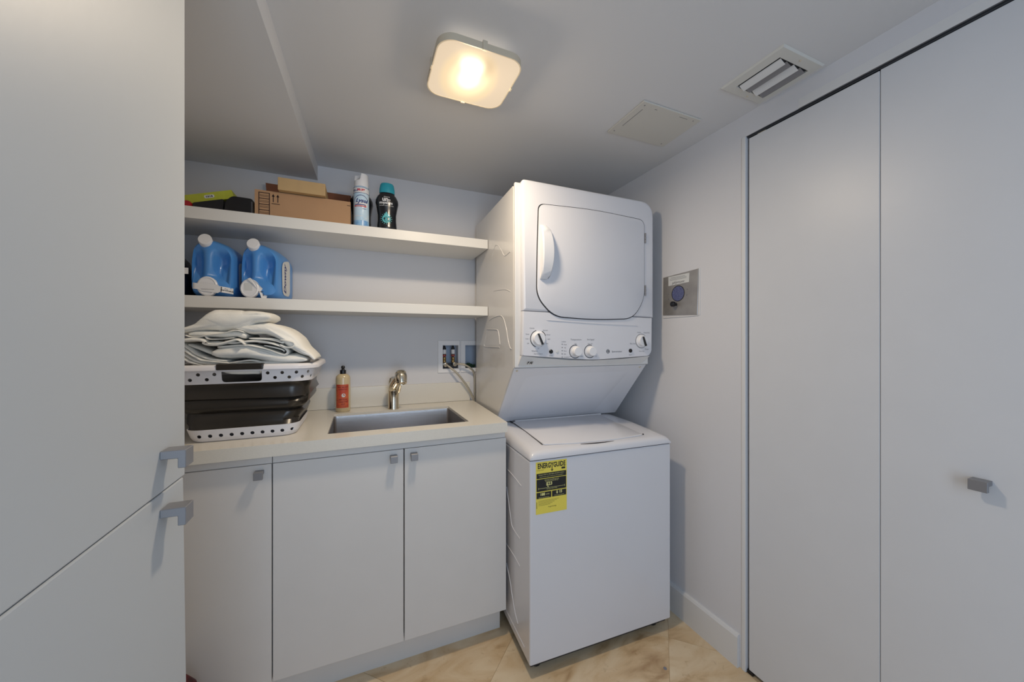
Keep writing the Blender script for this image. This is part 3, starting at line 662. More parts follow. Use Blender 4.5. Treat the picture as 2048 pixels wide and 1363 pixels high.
for s_, x_, z_, h_ in (('Temperature', 0.272, 1.256, 0.010), ('End Signal', 0.345, 1.256, 0.009), ('High', 0.269, 1.238, 0.006), ('Signal Off', 0.342, 1.238, 0.006),
        ('Spacemaker', 0.482, 1.203, 0.0115), ('Start', 0.152, 1.189, 0.008), ('Start', 0.556, 1.187, 0.008), ('Locked', 0.212, 1.247, 0.007),
        ('Wash', 0.219, 1.235, 0.0065), ('Fill', 0.219, 1.221, 0.0065), ('Rinse', 0.219, 1.208, 0.0065), ('Spin', 0.218, 1.195, 0.0065), ('Complete', 0.225, 1.182, 0.0065),
        ('Washer', 0.078, 1.209, 0.009), ('Casuals', 0.066, 1.302, 0.007), ('Normal', 0.126, 1.294, 0.007), ('Heavy', 0.140, 1.276, 0.007), ('Light', 0.142, 1.258, 0.007), ('Spin', 0.134, 1.240, 0.007),
        ('Rinse', 0.046, 1.278, 0.007), ('Soak', 0.044, 1.259, 0.007), ('Off', 0.048, 1.240, 0.007), ('Pull to Start', 0.094, 1.197, 0.008), ('Off', 0.094, 1.219, 0.006),
        ('Timed Dry', 0.648, 1.288, 0.008), ('Cottons', 0.605, 1.290, 0.007), ('Easy Care', 0.570, 1.238, 0.008), ('Dryer', 0.650, 1.212, 0.009), ('Push to Start', 0.620, 1.203, 0.006),
        ('Low', 0.243, 1.184, 0.006), ('Medium', 0.298, 1.184, 0.006), ('Loud', 0.371, 1.184, 0.006)):
    text(bm, s_, h_, F1, x_, z_)
lobj('panel_lettering', bm, M['print'], cons)
bm = text(nb(), 'F AI', 0.014, lambda u, v: (u, 0.1285 + (1.180 - v) * 0.42 + 0.003 - 0.0022, v), 0.060, 1.160, shear=0.3, bold=0.0006)
lobj('chamfer_lettering', bm, M['print_black'], cons)
# energy label
FE = lambda u, v: (u, -0.0005, v); FE2 = lambda u, v: (u, -0.0009, v); FE3 = lambda u, v: (u, -0.0013, v)
eg = lobj('energy_label', patch(nb(), FE, 0.024, 0.154, 0.606, 0.800), M['yellow'], wb)
bm = nb(); patch(bm, FE2, 0.027, 0.151, 0.738, 0.757); patch(bm, FE2, 0.027, 0.151, 0.690, 0.7355)
patch(bm, FE2, 0.027, 0.0875, 0.664, 0.6865); patch(bm, FE2, 0.091, 0.151, 0.664, 0.6865)
vs_ = text_polys('ENERGYGUIDE', 0.026, 0, 0.0008)[0]; wtx = max(v[0] for v in vs_) - min(v[0] for v in vs_)
text(bm, 'ENERGYGUIDE', 0.026, FE2, 0.0895, 0.7835, sx=0.116 / wtx, bold=0.0008)
patch(bm, FE2, 0.0895, 0.0925, 0.763, 0.780); poly_patch(bm, FE2, [(0.084, 0.7685), (0.091, 0.7605), (0.098, 0.7685), (0.091, 0.7655)])
patch(bm, FE2, 0.131, 0.147, 0.7645, 0.7715)
for k in range(5): patch(bm, FE2, 0.034, 0.120 - 0.009*k, 0.6545 - 0.0042*k, 0.6552 - 0.0042*k)
patch(bm, FE2, 0.027, 0.0285, 0.628, 0.652)
text(bm, 'ftc.gov/energy', 0.006, FE2, 0.092, 0.629); text(bm, 'U.S. Government', 0.0045, FE2, 0.045, 0.7945); text(bm, 'Clothes Washer', 0.0045, FE2, 0.043, 0.769)
lobj('energy_print', bm, M['print_black'], eg)
bm = nb()
text(bm, 'Compare ONLY to other labels with yellow numbers.', 0.0058, FE3, 0.089, 0.7515, sx=0.85); text(bm, 'Labels with yellow numbers are based on the same test procedures.', 0.0045, FE3, 0.089, 0.744, sx=0.80)
text(bm, 'Estimated Yearly Energy Cost', 0.0062, FE3, 0.090, 0.7305, sx=0.8); text(bm, 'when used with an electric water heater', 0.0045, FE3, 0.090, 0.7255, sx=0.75)
text(bm, '$23', 0.017, FE3, 0.079, 0.7155, bold=0.0005)
poly_patch(bm, FE3, [(0.070, 0.7075), (0.078, 0.7075), (0.074, 0.7025)]); patch(bm, FE3, 0.034, 0.145, 0.7005, 0.7015)
for x_ in (0.034, 0.144): patch(bm, FE3, x_, x_ + 0.001, 0.697, 0.705)
text(bm, 'Cost Range of Similar Models', 0.005, FE3, 0.090, 0.6965, sx=0.75)
text(bm, '188', 0.014, FE3, 0.051, 0.6785, bold=0.0005); text(bm, 'kWh', 0.007, FE3, 0.073, 0.6775); text(bm, 'Estimated Yearly Electricity Use', 0.0042, FE3, 0.057, 0.6675, sx=0.8)
text(bm, '$ 15', 0.014, FE3, 0.121, 0.6795, bold=0.0005); text(bm, 'Estimated Yearly Energy Cost', 0.0042, FE3, 0.121, 0.6685, sx=0.8)
lobj('energy_lettering', bm, mat('pale_yellow_print', (0.78, 0.74, 0.30), 0.5), eg)

# ------------------------------------------------------------------ ceiling light
clt = thing('ceiling_light', 'lit square frosted ceiling light with a brushed metal rim', 'lamp', (0.317, 1.06, CZ))
gx, gy, gz = 0.317, 1.060, 2.046
RR = rrect(0.248, 0.236, 0.045, 8, gx, gy)
def sc(P, k, z): return [((x - gx) * k + gx, (y - gy) * k + gy, z) for x, y in P]
bm = nb(); ring_loft(bm, [sc(RR, 0.97, 2.0655), sc(RR, 1.0, 2.0655), sc(RR, 1.0, 2.0462), sc(RR, 0.975, 2.0462), sc(RR, 0.975, 2.0495), sc(RR, 0.97, 2.0655)], False, False)
rim = obj('rim', bm, M['nickel'], clt, smooth=True)
bm = nb(); box(bm, gx - 0.04, gx + 0.04, gy - 0.04, gy + 0.04, 2.0655, CZ); obj('canopy', bm, M['nickel'], clt, bevel=0.004)
bm = nb(); ring_loft(bm, [sc(RR, 0.972, 2.0500), sc(RR, 0.972, 2.0470), sc(RR, 0.90, 2.0445), sc(RR, 0.5, 2.0438)], True, True); obj('glass_panel', bm, M['glass'], clt, smooth=True)
obj('back_plate', ring_loft(nb(), [sc(RR, 0.968, 2.0625), sc(RR, 0.968, 2.0650)]), M['plastic_white'], clt)
for dx, dy in ((0, -1), (0, 1), (-1, 0), (1, 0)):
    px_, py_ = gx + dx * 0.1245, gy + dy * 0.1185
    ex, ey = (0.007, 0.003) if dy else (0.003, 0.007)
    bm = nb(); box(bm, px_ - ex, px_ + ex, py_ - ey, py_ + ey, 2.0440, 2.0700); obj('clip', bm, M['nickel'], clt, bevel=0.001)

# ------------------------------------------------------------------ vent and access panel on the ceiling
vn = thing('ceiling_vent', 'white metal air vent with open louvres in the ceiling by the closet', 'vent', (1.23, 0.757, CZ))
vx0, vx1, vy0, vy1 = 1.127, 1.328, 0.657, 0.857; hx0, hx1, hy0, hy1 = 1.162, 1.302, 0.689, 0.826
bm = nb()
V3 = lambda a, b, c_, d, z: [(a, c_, z), (b, c_, z), (b, d, z), (a, d, z)]
ring_loft(bm, [V3(vx0, vx1, vy0, vy1, CZ - 0.0002), V3(vx0 + .004, vx1 - .004, vy0 + .004, vy1 - .004, CZ - 0.006), V3(hx0, hx1, hy0, hy1, CZ - 0.007), V3(hx0, hx1, hy0, hy1, CZ - 0.0006)], False, False)
obj('frame', bm, mat('vent_cream', (0.64, 0.63, 0.59), 0.5), vn)
obj('duct', box(nb(), hx0, hx1, hy0, hy1, CZ - 0.0014, CZ - 0.0004), M['dark'], vn)
for k, (xx, wdt, zz) in enumerate(((1.176, 0.022, 0.012), (1.206, 0.020, 0.010), (1.240, 0.022, 0.012), (1.272, 0.022, 0.010))):
    bm = nb(); pr = []
    for j in range(6):
        t = j / 5; pr.append((xx - 0.004 + wdt * t, CZ - 0.0035 - zz * (t ** 0.7)))
    pr2 = [(a + 0.0012, b + 0.0012) for a, b in pr[::-1]]
    prism(bm, pr + pr2, 'y', hy0 + 0.004, hy1 - 0.004)
    obj('slat', bm, M['trim'] if k % 2 == 0 else M['knob'], vn, smooth=True)
for sy_ in (0.673, 0.842): obj('screw', lathe(nb(), [(0.0035, 0), (0.003, 0.0015), (0, 0.002)], (1.232 + (0.01 if sy_ > .7 else -0.0), sy_, CZ - 0.0068), (0, 0, -1), 10), M['nickel'], vn)
ap = thing('access_panel', 'flat cream square access panel screwed to the ceiling', 'panel', (1.076, 1.106, CZ))
bm = nb(); prism(bm, [(0.932, 1.003), (1.216, 1.005), (1.228, 1.208), (0.932, 1.212)], 'z', CZ - 0.006, CZ - 0.0002); obj('cover', bm, mat('cream_paint', (0.62, 0.60, 0.55), 0.6), ap, bevel=0.0015)
for sx_, sy_ in ((0.95, 1.02), (1.19, 1.02), (0.95, 1.19), (1.20, 1.19)): obj('screw', lathe(nb(), [(0.003, 0), (0.002, 0.001)], (sx_, sy_, CZ - 0.006), (0, 0, -1), 10), M['knob'], ap)
bm = nb(); box(bm, 0.958, 0.960, 1.04, 1.15, CZ - 0.0064, CZ - 0.0060); box(bm, 1.12, 1.16, 1.020, 1.0215, CZ - 0.0064, CZ - 0.0060); box(bm, 1.00, 1.012, 1.022, 1.0235, CZ - 0.0064, CZ - 0.0060); obj('scuff', bm, M['print'], ap)

# ------------------------------------------------------------------ steel plate on the right wall
pl = thing('steel_plate', 'square stained steel plate with a round blue hole and paper label on right wall', 'wall plate', (RW, 1.224, 1.46))
bm = nb(); ring_loft(bm, [[(RW - 0.0005, 1.321, 1.372), (RW - 0.0005, 1.128, 1.363), (RW - 0.0005, 1.122, 1.562), (RW - 0.0005, 1.319, 1.553)], [(RW - 0.003, 1.320, 1.373), (RW - 0.003, 1.130, 1.364), (RW - 0.003, 1.124, 1.560), (RW - 0.003, 1.318, 1.552)]])
obj('plate', bm, M['plate'], pl)
obj('caulk_edge', box(nb(), RW - 0.003, RW, 1.1165, 1.1215, 1.361, 1.563), M['trim'], pl, bevel=0.001); obj('caulk_edge', box(nb(), RW - 0.004, RW, 1.124, 1.318, 1.3585, 1.3622), M['trim'], pl, bevel=0.001)
FP = lambda u, v: (RW - 0.0034, 1.231 - u, v); FP2 = lambda u, v: (RW - 0.0040, 1.231 - u, v); FP3 = lambda u, v: (RW - 0.0046, 1.231 - u, v)
obj('rim', annulus(nb(), FP2, 0, 1.467, 0.0335, 0.0365, n=32), M['dark'], pl)
obj('grille', disc(nb(), FP, 0, 1.467, 0.034, 28), M['denim'], pl)
kb = obj('knob', lathe(nb(), [(0.008, 0), (0.008, 0.012), (0.012, 0.014), (0.012, 0.024), (0.008, 0.028), (0, 0.028)], (RW - 0.0034, 1.243, 1.419), (-1, 0, 0), 18), M['black'], pl, smooth=True)
pa = obj('paper_label', poly_patch(nb(), FP, [(-0.056, 1.508), (0.060, 1.511), (0.062, 1.551), (-0.056, 1.551)]), M['label_cream'], pl)
bm = nb()
text(bm, 'phlymont', 0.018, FP2, 0.0, 1.519, shear=0.3)
for k, w_ in enumerate((0.092, 0.096, 0.080)): patch(bm, FP2, -w_/2, w_/2, 1.532 + k*0.0055, 1.5332 + k*0.0055)
obj('lettering', bm, M['print'], pa)
for a, b in ((0.050, 1.48), (0.048, 1.455), (-0.055, 1.47), (-0.054, 1.447)): obj('rivet', lathe(nb(), [(0.0024, 0), (0.002, 0.0012), (0, 0.0016)], FP(a, b), (-1, 0, 0), 8), M['knob'], pl)

# ------------------------------------------------------------------ laundry basket
bk = thing('laundry_basket', 'collapsed laundry basket, white perforated rim and base with dark rubber middle, on the worktop', 'basket', (-0.36, 1.70, 0.915))
BX0, BX1, BY0, BY1 = -0.590, -0.140, 1.470, 1.900
def rring(x0, x1, y0, y1, r, z, n=8): return [(p[0], p[1], z) for p in rrect(x1 - x0, y1 - y0, r, n, (x0+x1)/2, (y0+y1)/2)]
def shell(levels, th, n=8):
    """open tub wall from (inset, z, radius) levels"""
    bm = nb(); out = [rring(BX0 + i, BX1 - i, BY0 + i, BY1 - i, r, z, n) for i, z, r in levels]
    inn = [rring(BX0 + i + th, BX1 - i - th, BY0 + i + th, BY1 - i - th, max(r - th, 0.01), z, n) for i, z, r in levels[::-1]]
    ring_loft(bm, out + inn + [out[0]], False, False); return bm
def boolean(o, cutter_bm):
    me = bpy.data.meshes.new('cut'); bmesh.ops.recalc_face_normals(cutter_bm, faces=cutter_bm.faces); cutter_bm.to_mesh(me); cutter_bm.free()
    co = bpy.data.objects.new('cut', me); C.objects.link(co)
    md = o.modifiers.new('b', 'BOOLEAN'); md.object = co; md.operation = 'DIFFERENCE'; md.solver = 'EXACT'
    bpy.context.view_layer.update()
    nm = bpy.data.meshes.new_from_object(o.evaluated_get(bpy.context.evaluated_depsgraph_get()))
    o.modifiers.clear(); old = o.data; o.data = nm; nm.name = o.name
    bpy.data.objects.remove(co, do_unlink=True)
def cylc(bm, c, ax, r, L=0.05): lathe(bm, [(r, -L/2), (r, L/2)], c, ax, 12)
band = obj('rim_band', shell([(0.012, 1.1565, 0.065), (0.022, 1.107, 0.060)], 0.003), M['basket'], bk)
cut = nb()
hx = [(-0.507, 0), (-0.485, 1), (-0.463, 0), (-0.442, 1), (-0.293, 1), (-0.272, 0), (-0.250, 1), (-0.229, 0)]
for x_, up_ in hx: cylc(cut, (x_, BY0 + 0.016, 1.1395 if up_ else 1.1225), (0, 1, 0), 0.0056)
for a_, up_ in ((-78, 1), (-60, 0), (-42, 1), (-25, 0)):
    ca_, sa_ = math.cos(R(a_)), math.sin(R(a_)); cylc(cut, (BX1 - 0.08 + 0.062 * ca_, BY0 + 0.08 + 0.062 * sa_, 1.1395 if up_ else 1.1225), (ca_, sa_, 0), 0.0056)
for k in range(12):
    cylc(cut, (BX1 - 0.017, BY0 + 0.09 + 0.025 * k, 1.1395 if k % 2 else 1.1225), (1, 0, 0), 0.0056)
sl_ = round_poly([(-0.423, 1.1475), (-0.423, 1.1115), (-0.310, 1.1115), (-0.310, 1.1475)], [0.002, 0.012, 0.012, 0.002], 4)
prism(cut, sl_, 'y', BY0 - 0.01, BY0 + 0.045)
boolean(band, cut)
rimb = obj('rim', shell([(0.0, 1.153, 0.075), (0.0, 1.163, 0.075), (0.005, 1.1695, 0.072), (0.012, 1.171, 0.066), (0.018, 1.169, 0.062), (0.018, 1.155, 0.062)], 0.004), M['basket'], bk, smooth=True)
obj('grip', box(nb(), -0.434, -0.302, BY0 - 0.0025, BY0 + 0.024, 1.1535, 1.1745), M['bag'], bk, bevel=0.004, seg=3)
# soft collapsed body
LV = [(0.024, 1.108), (0.030, 1.097), (0.030, 1.080), (0.022, 1.060), (0.034, 1.050), (0.026, 1.034), (0.030, 1.018), (0.052, 1.006), (0.040, 0.994), (0.044, 0.978), (0.066, 0.966), (0.070, 0.952)]
bm = nb(); rings = []
for k, (ins, z) in enumerate(LV):
    ring = []
    for i, p in enumerate(rrect(1, 1, 0.16, 12, 0, 0)):
        cxk = -0.365; q_ = min(1, max(0, (1.108 - z) / 0.156)) ** 2.6; X_ = cxk + (0.001 * q_) + p[0] * ((BX1 - BX0) - 2 * ins * (1 - q_) - 0.135 * q_); Y_ = 1.685 - 0.055 * q_ + p[1] * ((BY1 - BY0) - 2 * ins * (1 - q_) - 0.145 * q_)
        nz = mnoise.noise(Vector((X_ * 9, Y_ * 9, k * 0.8))); corner = max(0, p[0] * -p[1] * 4 - 0.4)
        X_ += nz * 0.008 + corner * 0.012 * math.sin(k * 1.9); Y_ += nz * 0.006
        zz = z + 0.010 * mnoise.noise(Vector((X_ * 5, Y_ * 5, 3.3 + k))) * (0 < k < len(LV) - 1)
        ring.append((X_, Y_, zz))
    rings.append(ring)
ring_loft(bm, rings, True, True); obj('soft_body', bm, M['bag'], bk, smooth=True)
def tray_rings(levels, th):
    TC = (-0.362, 1.630)
    mkr = lambda w_, d_, r_, z_: [(p[0], p[1], z_) for p in rrect(w_, d_, r_, 8, *TC)]
    return [mkr(w_, d_, r_, z_) for w_, d_, r_, z_ in levels], [mkr(w_ - 2*th, d_ - 2*th, r_ - th, z_) for w_, d_, r_, z_ in levels[::-1]]
TLV = [(0.330, 0.300, 0.050, 0.9585), (0.314, 0.285, 0.048, 0.930), (0.302, 0.273, 0.045, 0.9185)]
o1, i1 = tray_rings(TLV, 0.003)
bm = nb(); ring_loft(bm, o1 + i1 + [o1[0]], False, False); base = obj('base_tray', bm, M['basket'], bk)
cut = nb()
for k in range(10): cylc(cut, (-0.4826 + 0.0291 * k, 1.4875, 0.9365), (0, 1, 0), 0.0060, 0.03)
for k in range(7): cylc(cut, (-0.2035, 1.545 + 0.0291 * k, 0.9365), (1, 0, 0), 0.0060, 0.03)
boolean(base, cut)
o2, _i = tray_rings([(0.302, 0.273, 0.045, 0.9185), (0.294, 0.265, 0.042, 0.9157)], 0.003)
bm = nb(); ring_loft(bm, o2); obj('base', bm, M['basket'], bk)
o3, _i = tray_rings([(0.319, 0.289, 0.046, 0.957), (0.296, 0.267, 0.042, 0.920)], 0.003)
bm = nb(); ring_loft(bm, o3); obj('liner', bm, M['dark'], bk)

# ------------------------------------------------------------------ towels
def towel(name, label, parts, y0, y1, ph=0.0, nv=14):
    """parts: list of (centre line [(x,z)], thickness list or number). Each is a thick cloth ribbon run back along y with soft rounded front edge"""
    t = thing(name, label, 'towel', (parts[0][0][0][0], (y0 + y1)/2, parts[0][0][0][1]), group='white towels piled in the laundry basket')
    for q, (line, th, dy) in enumerate(parts):
        cl = [Vector((p[0], 0, p[2])) for p in spline([(a, 0, b) for a, b in line], 7)]; n = len(cl)
        ths = [th] * n if not isinstance(th, (list, tuple)) else [th[min(int(i / (n-1) * (len(th)-1)), len(th)-2)] * (1 - (i/(n-1)*(len(th)-1)) % 1) + th[min(int(i/(n-1)*(len(th)-1)) + 1, len(th)-1)] * ((i/(n-1)*(len(th)-1)) % 1) if i < n-1 else th[-1] for i in range(n)]
        bm = nb(); rings = []
        for j in range(nv + 1):
            v = j / nv; y = y0 + dy + (y1 - y0 - dy) * v
            edge = min(1, math.sin(min(1, v * 6 + 0.05) * PI / 2)) * min(1, math.sin(min(1, (1 - v) * 5 + 0.05) * PI / 2))
            top_, bot_ = [], []
            for i, p in enumerate(cl):
                d = cl[min(i+1, n-1)] - cl[max(i-1, 0)]; d.normalize(); nn = Vector((-d.z, 0, d.x))
                e2 = 0.55 + 0.45 * min(1, math.sqrt(max(0, min(i, n - 1 - i) / 3)))
                h_ = ths[i] / 2 * (0.45 + 0.55 * edge) * e2
                wob = 0.006 * mnoise.noise(Vector((p.x * 14, y * 9, ph + q * 3.1)))
                wy = 0.006 * mnoise.noise(Vector((p.x * 25, v * 2, ph + q * 5.7))) * (1 - v)
                a = p + nn * (h_ + wob * 0.8); b = p - nn * (h_ - wob * 0.3)
                top_.append((a.x, y + wy, a.z)); bot_.append((b.x, y + wy, b.z))
            rings.append(top_ + bot_[::-1])
        ring_loft(bm, rings)
        fo = obj('fold', bm, M['towel'], t, smooth=True); fo.data.polygons.foreach_set('use_smooth', [True] * len(fo.data.polygons))
        if 'sharp_edge' in fo.data.attributes: fo.data.attributes.remove(fo.data.attributes['sharp_edge'])
    return t
def TX(u, v):   # traced fold outline to metres in the plane at the front of the pile
    X = 365 + u / 7.062; Yp = 605 + v / 7.062; a = (X - 1024) / 724.5; b = -(Yp - 681.5) / 724.5
    dx, dy = 0.3883 + a * 0.9215, 0.9215 - a * 0.3883; s = 1.50 / dy
    return (dx * s, 1.25 + b * s)
def TL(*p): return [TX(u, v) for u, v in p]
pk = 1 / 7.062 / 724.5 * 1.30     # metres per traced pixel
towel('towel', 'large white towel at the bottom right of the pile resting on the basket rim', [(TL((420, 715), (620, 700), (900, 690), (1150, 730), (1400, 790), (1600, 790), (1760, 800)), [150*pk, 190*pk, 200*pk, 200*pk, 150*pk, 150*pk, 70*pk], 0.0),
    ([(-0.52, 1.160), (-0.42, 1.165), (-0.32, 1.166), (-0.20, 1.166)], 0.030, 0.012), ([(-0.420, 1.150), (-0.38, 1.146), (-0.34, 1.146), (-0.318, 1.144)], 0.030, 0.001)], 1.497, 1.83, 1.0)
towel('towel', 'white towel lying flat with several thin layers at the left of the basket', [
    (TL((-60, 560), (60, 640), (200, 740), (380, 800), (620, 825)), 36*pk, 0.004), (TL((-60, 620), (60, 700), (180, 780), (330, 830), (640, 850)), 34*pk, 0.0),
    (TL((-60, 690), (40, 750), (140, 810), (300, 860), (700, 880), (1000, 900)), 38*pk, 0.004), (TL((-60, 760), (20, 800), (100, 850), (300, 900), (700, 925)), 36*pk, 0.002),
    (TL((620, 862), (800, 830), (950, 822), (1080, 850), (1110, 900)), 30*pk, 0.01), (TL((40, 590), (180, 640), (300, 690), (400, 730)), 60*pk, 0.02)], 1.500, 1.84, 2.0)
towel('towel', 'white towel folded in a narrow loop between the draped and the bottom towel', [
    (TL((940, 500), (1150, 505), (1300, 530), (1400, 560), (1420, 545)), 44*pk, 0.004), (TL((330, 560), (700, 570), (940, 545), (1200, 565), (1370, 610), (1460, 655), (1480, 700), (1440, 735), (1370, 720), (1200, 665), (1050, 615), (900, 600), (500, 620)), 34*pk, 0.0),
    (TL((1150, 600), (1280, 630), (1400, 665), (1430, 690)), 24*pk, 0.008)], 1.494, 1.76, 3.0)
towel('towel', 'white towel draped over the pile and hanging down its right side', [
    (TL((700, 330), (950, 365), (1200, 370), (1400, 440), (1560, 560), (1680, 660), (1800, 730), (1870, 800)), [60*pk, 150*pk, 170*pk, 180*pk, 200*pk, 130*pk, 70*pk, 56*pk], 0.0),
    (TL((1380, 530), (1500, 540), (1580, 575), (1560, 620), (1460, 625), (1380, 590)), 26*pk, -0.004)], 1.492, 1.73, 4.0)
towel('towel', 'white towel on top of the pile with scalloped edge and a folded-over corner', [
    (TL((-60, 400), (60, 385), (200, 350), (330, 300), (480, 255), (650, 245), (850, 240), (1000, 200), (1240, 190)), [70*pk, 80*pk, 110*pk, 190*pk, 290*pk, 290*pk, 260*pk, 180*pk, 130*pk], 0.0),
    (TL((60, 455), (130, 480), (240, 485), (400, 450), (600, 425), (760, 390), (880, 420)), 22*pk, -0.006), (TL((-60, 520), (60, 525), (200, 520), (320, 540), (330, 580), (500, 590), (700, 545), (800, 530), (890, 590)), [40*pk, 50*pk, 50*pk, 40*pk, 32*pk, 30*pk], -0.004),
    (TL((330, 470), (380, 515), (520, 515), (740, 495)), 20*pk, -0.003), (TL((100, 440), (300, 440), (600, 455), (760, 440), (900, 480)), 90*pk, 0.008)], 1.486, 1.68, 5.0)

# ------------------------------------------------------------------ upper shelf contents
SZ = 1.7575
cb = thing('cardboard_box', 'long open cardboard box printed with two black up arrows on the upper shelf', 'box', (-0.212, 1.86, SZ))
bx0, bx1, by0, by1, bz0, bz1 = -0.390, -0.036, 1.752, 1.968, SZ + 0.0005, 1.8635
def cpart(n, bm, m=M['card'], **k): return obj(n, bm, m, cb, **k)
bm = nb(); box(bm, bx0, bx1, by0, by0 + .004, bz0, bz1); fw = cpart('front_panel', bm)
bm = nb(); box(bm, bx0, bx1, by1 - .004, by1, bz0, bz1); cpart('back_panel', bm, M['card_in'])
for a, b in ((bx0, bx0 + .004), (bx1 - .004, bx1)): cpart('side_panel', box(nb(), a, b, by0 + .004, by1 - .004, bz0, bz1))
cpart('bottom_panel', box(nb(), bx0 + .004, bx1 - .004, by0 + .004, by1 - .004, bz0, bz0 + .004))
bm = nb(); ring_loft(bm, [[(bx0 + .004, by1 - .004, bz1), (bx1 - 0.004, by1 - .004, bz1), (bx1 - 0.004, by1, bz1), (bx0 + .004, by1, bz1)], [(bx0 - 0.008, by1 + .010, 1.978), (bx1 - 0.002, by1 + .010, 1.974), (bx1 - 0.002, by1 + .013, 1.974), (bx0 - .008, by1 + .013, 1.978)]]); cpart('back_flap', bm, M['card_in'])
bm = nb(); ring_loft(bm, [[(bx1 - .004, by0 + .05, bz1), (bx1, by0 + .05, bz1), (bx1, by1 - .01, bz1), (bx1 - .004, by1 - .01, bz1)], [(bx1 - .012, by0 + .09, 1.925), (bx1 - .009, by0 + .09, 1.925), (bx1 - .009, by1 - .02, 1.955), (bx1 - .012, by1 - .02, 1.955)]]); cpart('side_flap', bm, M['card_in'])
FB = lambda u, v: (u, by0 - 0.0006, v); FB2 = lambda u, v: (u, by0 - 0.001, v)
bm = nb()
px0, px1, pz0, pz1 = -0.377, -0.338, 1.762, 1.855
for a, b, c_, d in ((px0, px1, pz1 - .003, pz1), (px0, px1, pz0, pz0 + .003), (px0, px0 + .003, pz0, pz1), (px1 - .003, px1, pz0, pz1), (px0, px1, 1.8285, 1.8315), (px0, px1, 1.805, 1.808), (px0, px1, 1.782, 1.785)): patch(bm, FB, a, b, c_, d)
for z_ in (1.843, 1.838, 1.820, 1.815, 1.798, 1.793, 1.774, 1.769):
    for k in range(7): patch(bm, FB, px0 + .005 + k*.0044, px0 + .0082 + k*.0044, z_, z_ + 0.002)
for ax_ in (-0.326, -0.310):
    patch(bm, FB, ax_ - .0016, ax_ + .0016, 1.820, 1.846); poly_patch(bm, FB, [(ax_ - .0055, 1.842), (ax_ + .0055, 1.842), (ax_, 1.853)])
patch(bm, FB, -0.332, -0.303, 1.812, 1.8145); patch(bm, FB, -0.050, -0.037, 1.845, 1.8475)
obj('print', bm, M['card_print'], fw)
sbx = thing('small_carton', 'small closed tan carton lying on top of the long cardboard box', 'box', (-0.225, 1.84, 1.864), R(-1.5))
bm = nb(); box(bm, -0.306, -0.1335, 1.727, 1.93, 1.866, 1.917); obj('carton', bm, M['card_light'], sbx, bevel=0.0012)
bm = nb(); patch(bm, lambda u, v: (u, 1.7265, v), -0.2355, -0.233, 1.867, 1.916); patch(bm, lambda u, v: (u, 1.7265, v), -0.229, -0.2275, 1.867, 1.916); patch(bm, lambda u, v: (u, 1.7265, v), -0.1455, -0.1438, 1.867, 1.916)
obj('crease', bm, mat('crease_tan', (0.50, 0.33, 0.17), 0.8), sbx)

# spray can
sc_ = thing('spray_can', 'tall pale blue and white disinfectant spray can with white cap on upper shelf', 'spray can', (0.008, 1.785, SZ))
c = (0.008, 1.787, SZ + 0.0005)
bm = nb(); lathe(bm, [(0.031, 0), (0.033, 0.003), (0.033, 0.180), (0.0305, 0.186), (0.0, 0.187)], c, seg=32); cn = obj('can_body', bm, M['can'], sc_, smooth=True)
bm = nb(); rings = []
for z_ in (0.1865, 0.190, 0.205, 0.222, 0.236, 0.244):
    ring = []
    for i in range(32):
        a = 2*PI*i/32; x_ = math.cos(a); y_ = math.sin(a); r_ = 0.0308 - (z_ - .19) * 0.045
        zz = z_
        if z_ > 0.21:
            side = math.cos(a - R(215)); cutd = max(0, side - 0.62) / 0.38
            zz = z_ - min(1, cutd * 3) * (z_ - 0.213)
        ring.append((c[0] + r_*x_, c[1] + r_*y_, c[2] + zz))
    rings.append(ring)
ring_loft(bm, rings, True, False)
rt = rings[-1]; tp_ = bm.verts.new((c[0] + .004, c[1] + .004, c[2] + 0.247))
vr = [bm.verts.new(p) for p in rt]
for i in range(32): bm.faces.new((vr[i], vr[(i+1) % 32], tp_))
obj('cap', bm, M['plastic_white'], sc_, smooth=True)
fc1, fc2, fc3 = cyl(c, 0.033, 0.033, 0.0003, -91), cyl(c, 0.033, 0.033, 0.0006, -91), cyl(c, 0.033, 0.033, 0.0009, -91)
bm = patch(nb(), fc1, -0.05, 0.05, 0.000, 0.032, 24, 1); obj('lower_band', bm, M['can_blue'], cn)
bm = patch(nb(), fc1, -0.05, 0.05, 0.155, 0.179, 24, 1); poly_patch(bm, fc1, [(0.034*math.cos(a)*0.9, 0.112 + 0.028*math.sin(a)) for a in [PI*k/14 for k in range(15)]]) ; patch(bm, fc1, -0.030, 0.031, 0.094, 0.112, 12, 1)
obj('white_band', bm, M['label_white'], cn)
bm = nb()
text(bm, 'Lysol', 0.0245, fc2, 0.001, 0.119, shear=0.35, bold=0.0009); 
for k in range(14):
    a0, a1 = PI*k/14, PI*(k+1)/14
    poly_patch(bm, fc2, [(0.031*math.cos(a0), 0.114+0.029*math.sin(a0)), (0.0325*math.cos(a0), 0.114+0.0315*math.sin(a0)), (0.0325*math.cos(a1), 0.114+0.0315*math.sin(a1)), (0.031*math.cos(a1), 0.114+0.029*math.sin(a1))])
patch(bm, fc2, -0.05, 0.05, 0.1785, 0.180, 24, 1); patch(bm, fc2, -0.05, 0.05, 0.1545, 0.156, 24, 1)
patch(bm, fc2, -0.028, 0.020, 0.100, 0.104, 10, 1); text(bm, 'KILLS', 0.012, fc2, -0.027, 0.166, bold=0.0005)
text(bm, 'SPRAY', 0.007, fc2, 0.014, 0.084)
obj('navy_print', bm, M['navy'], cn)
bm = nb(); text(bm, '99.9%', 0.014, fc2, 0.0, 0.167, bold=0.0008); patch(bm, fc2, -0.030, 0.022, 0.0925, 0.0985, 12, 1); obj('red_print', bm, M['red_print'], cn)
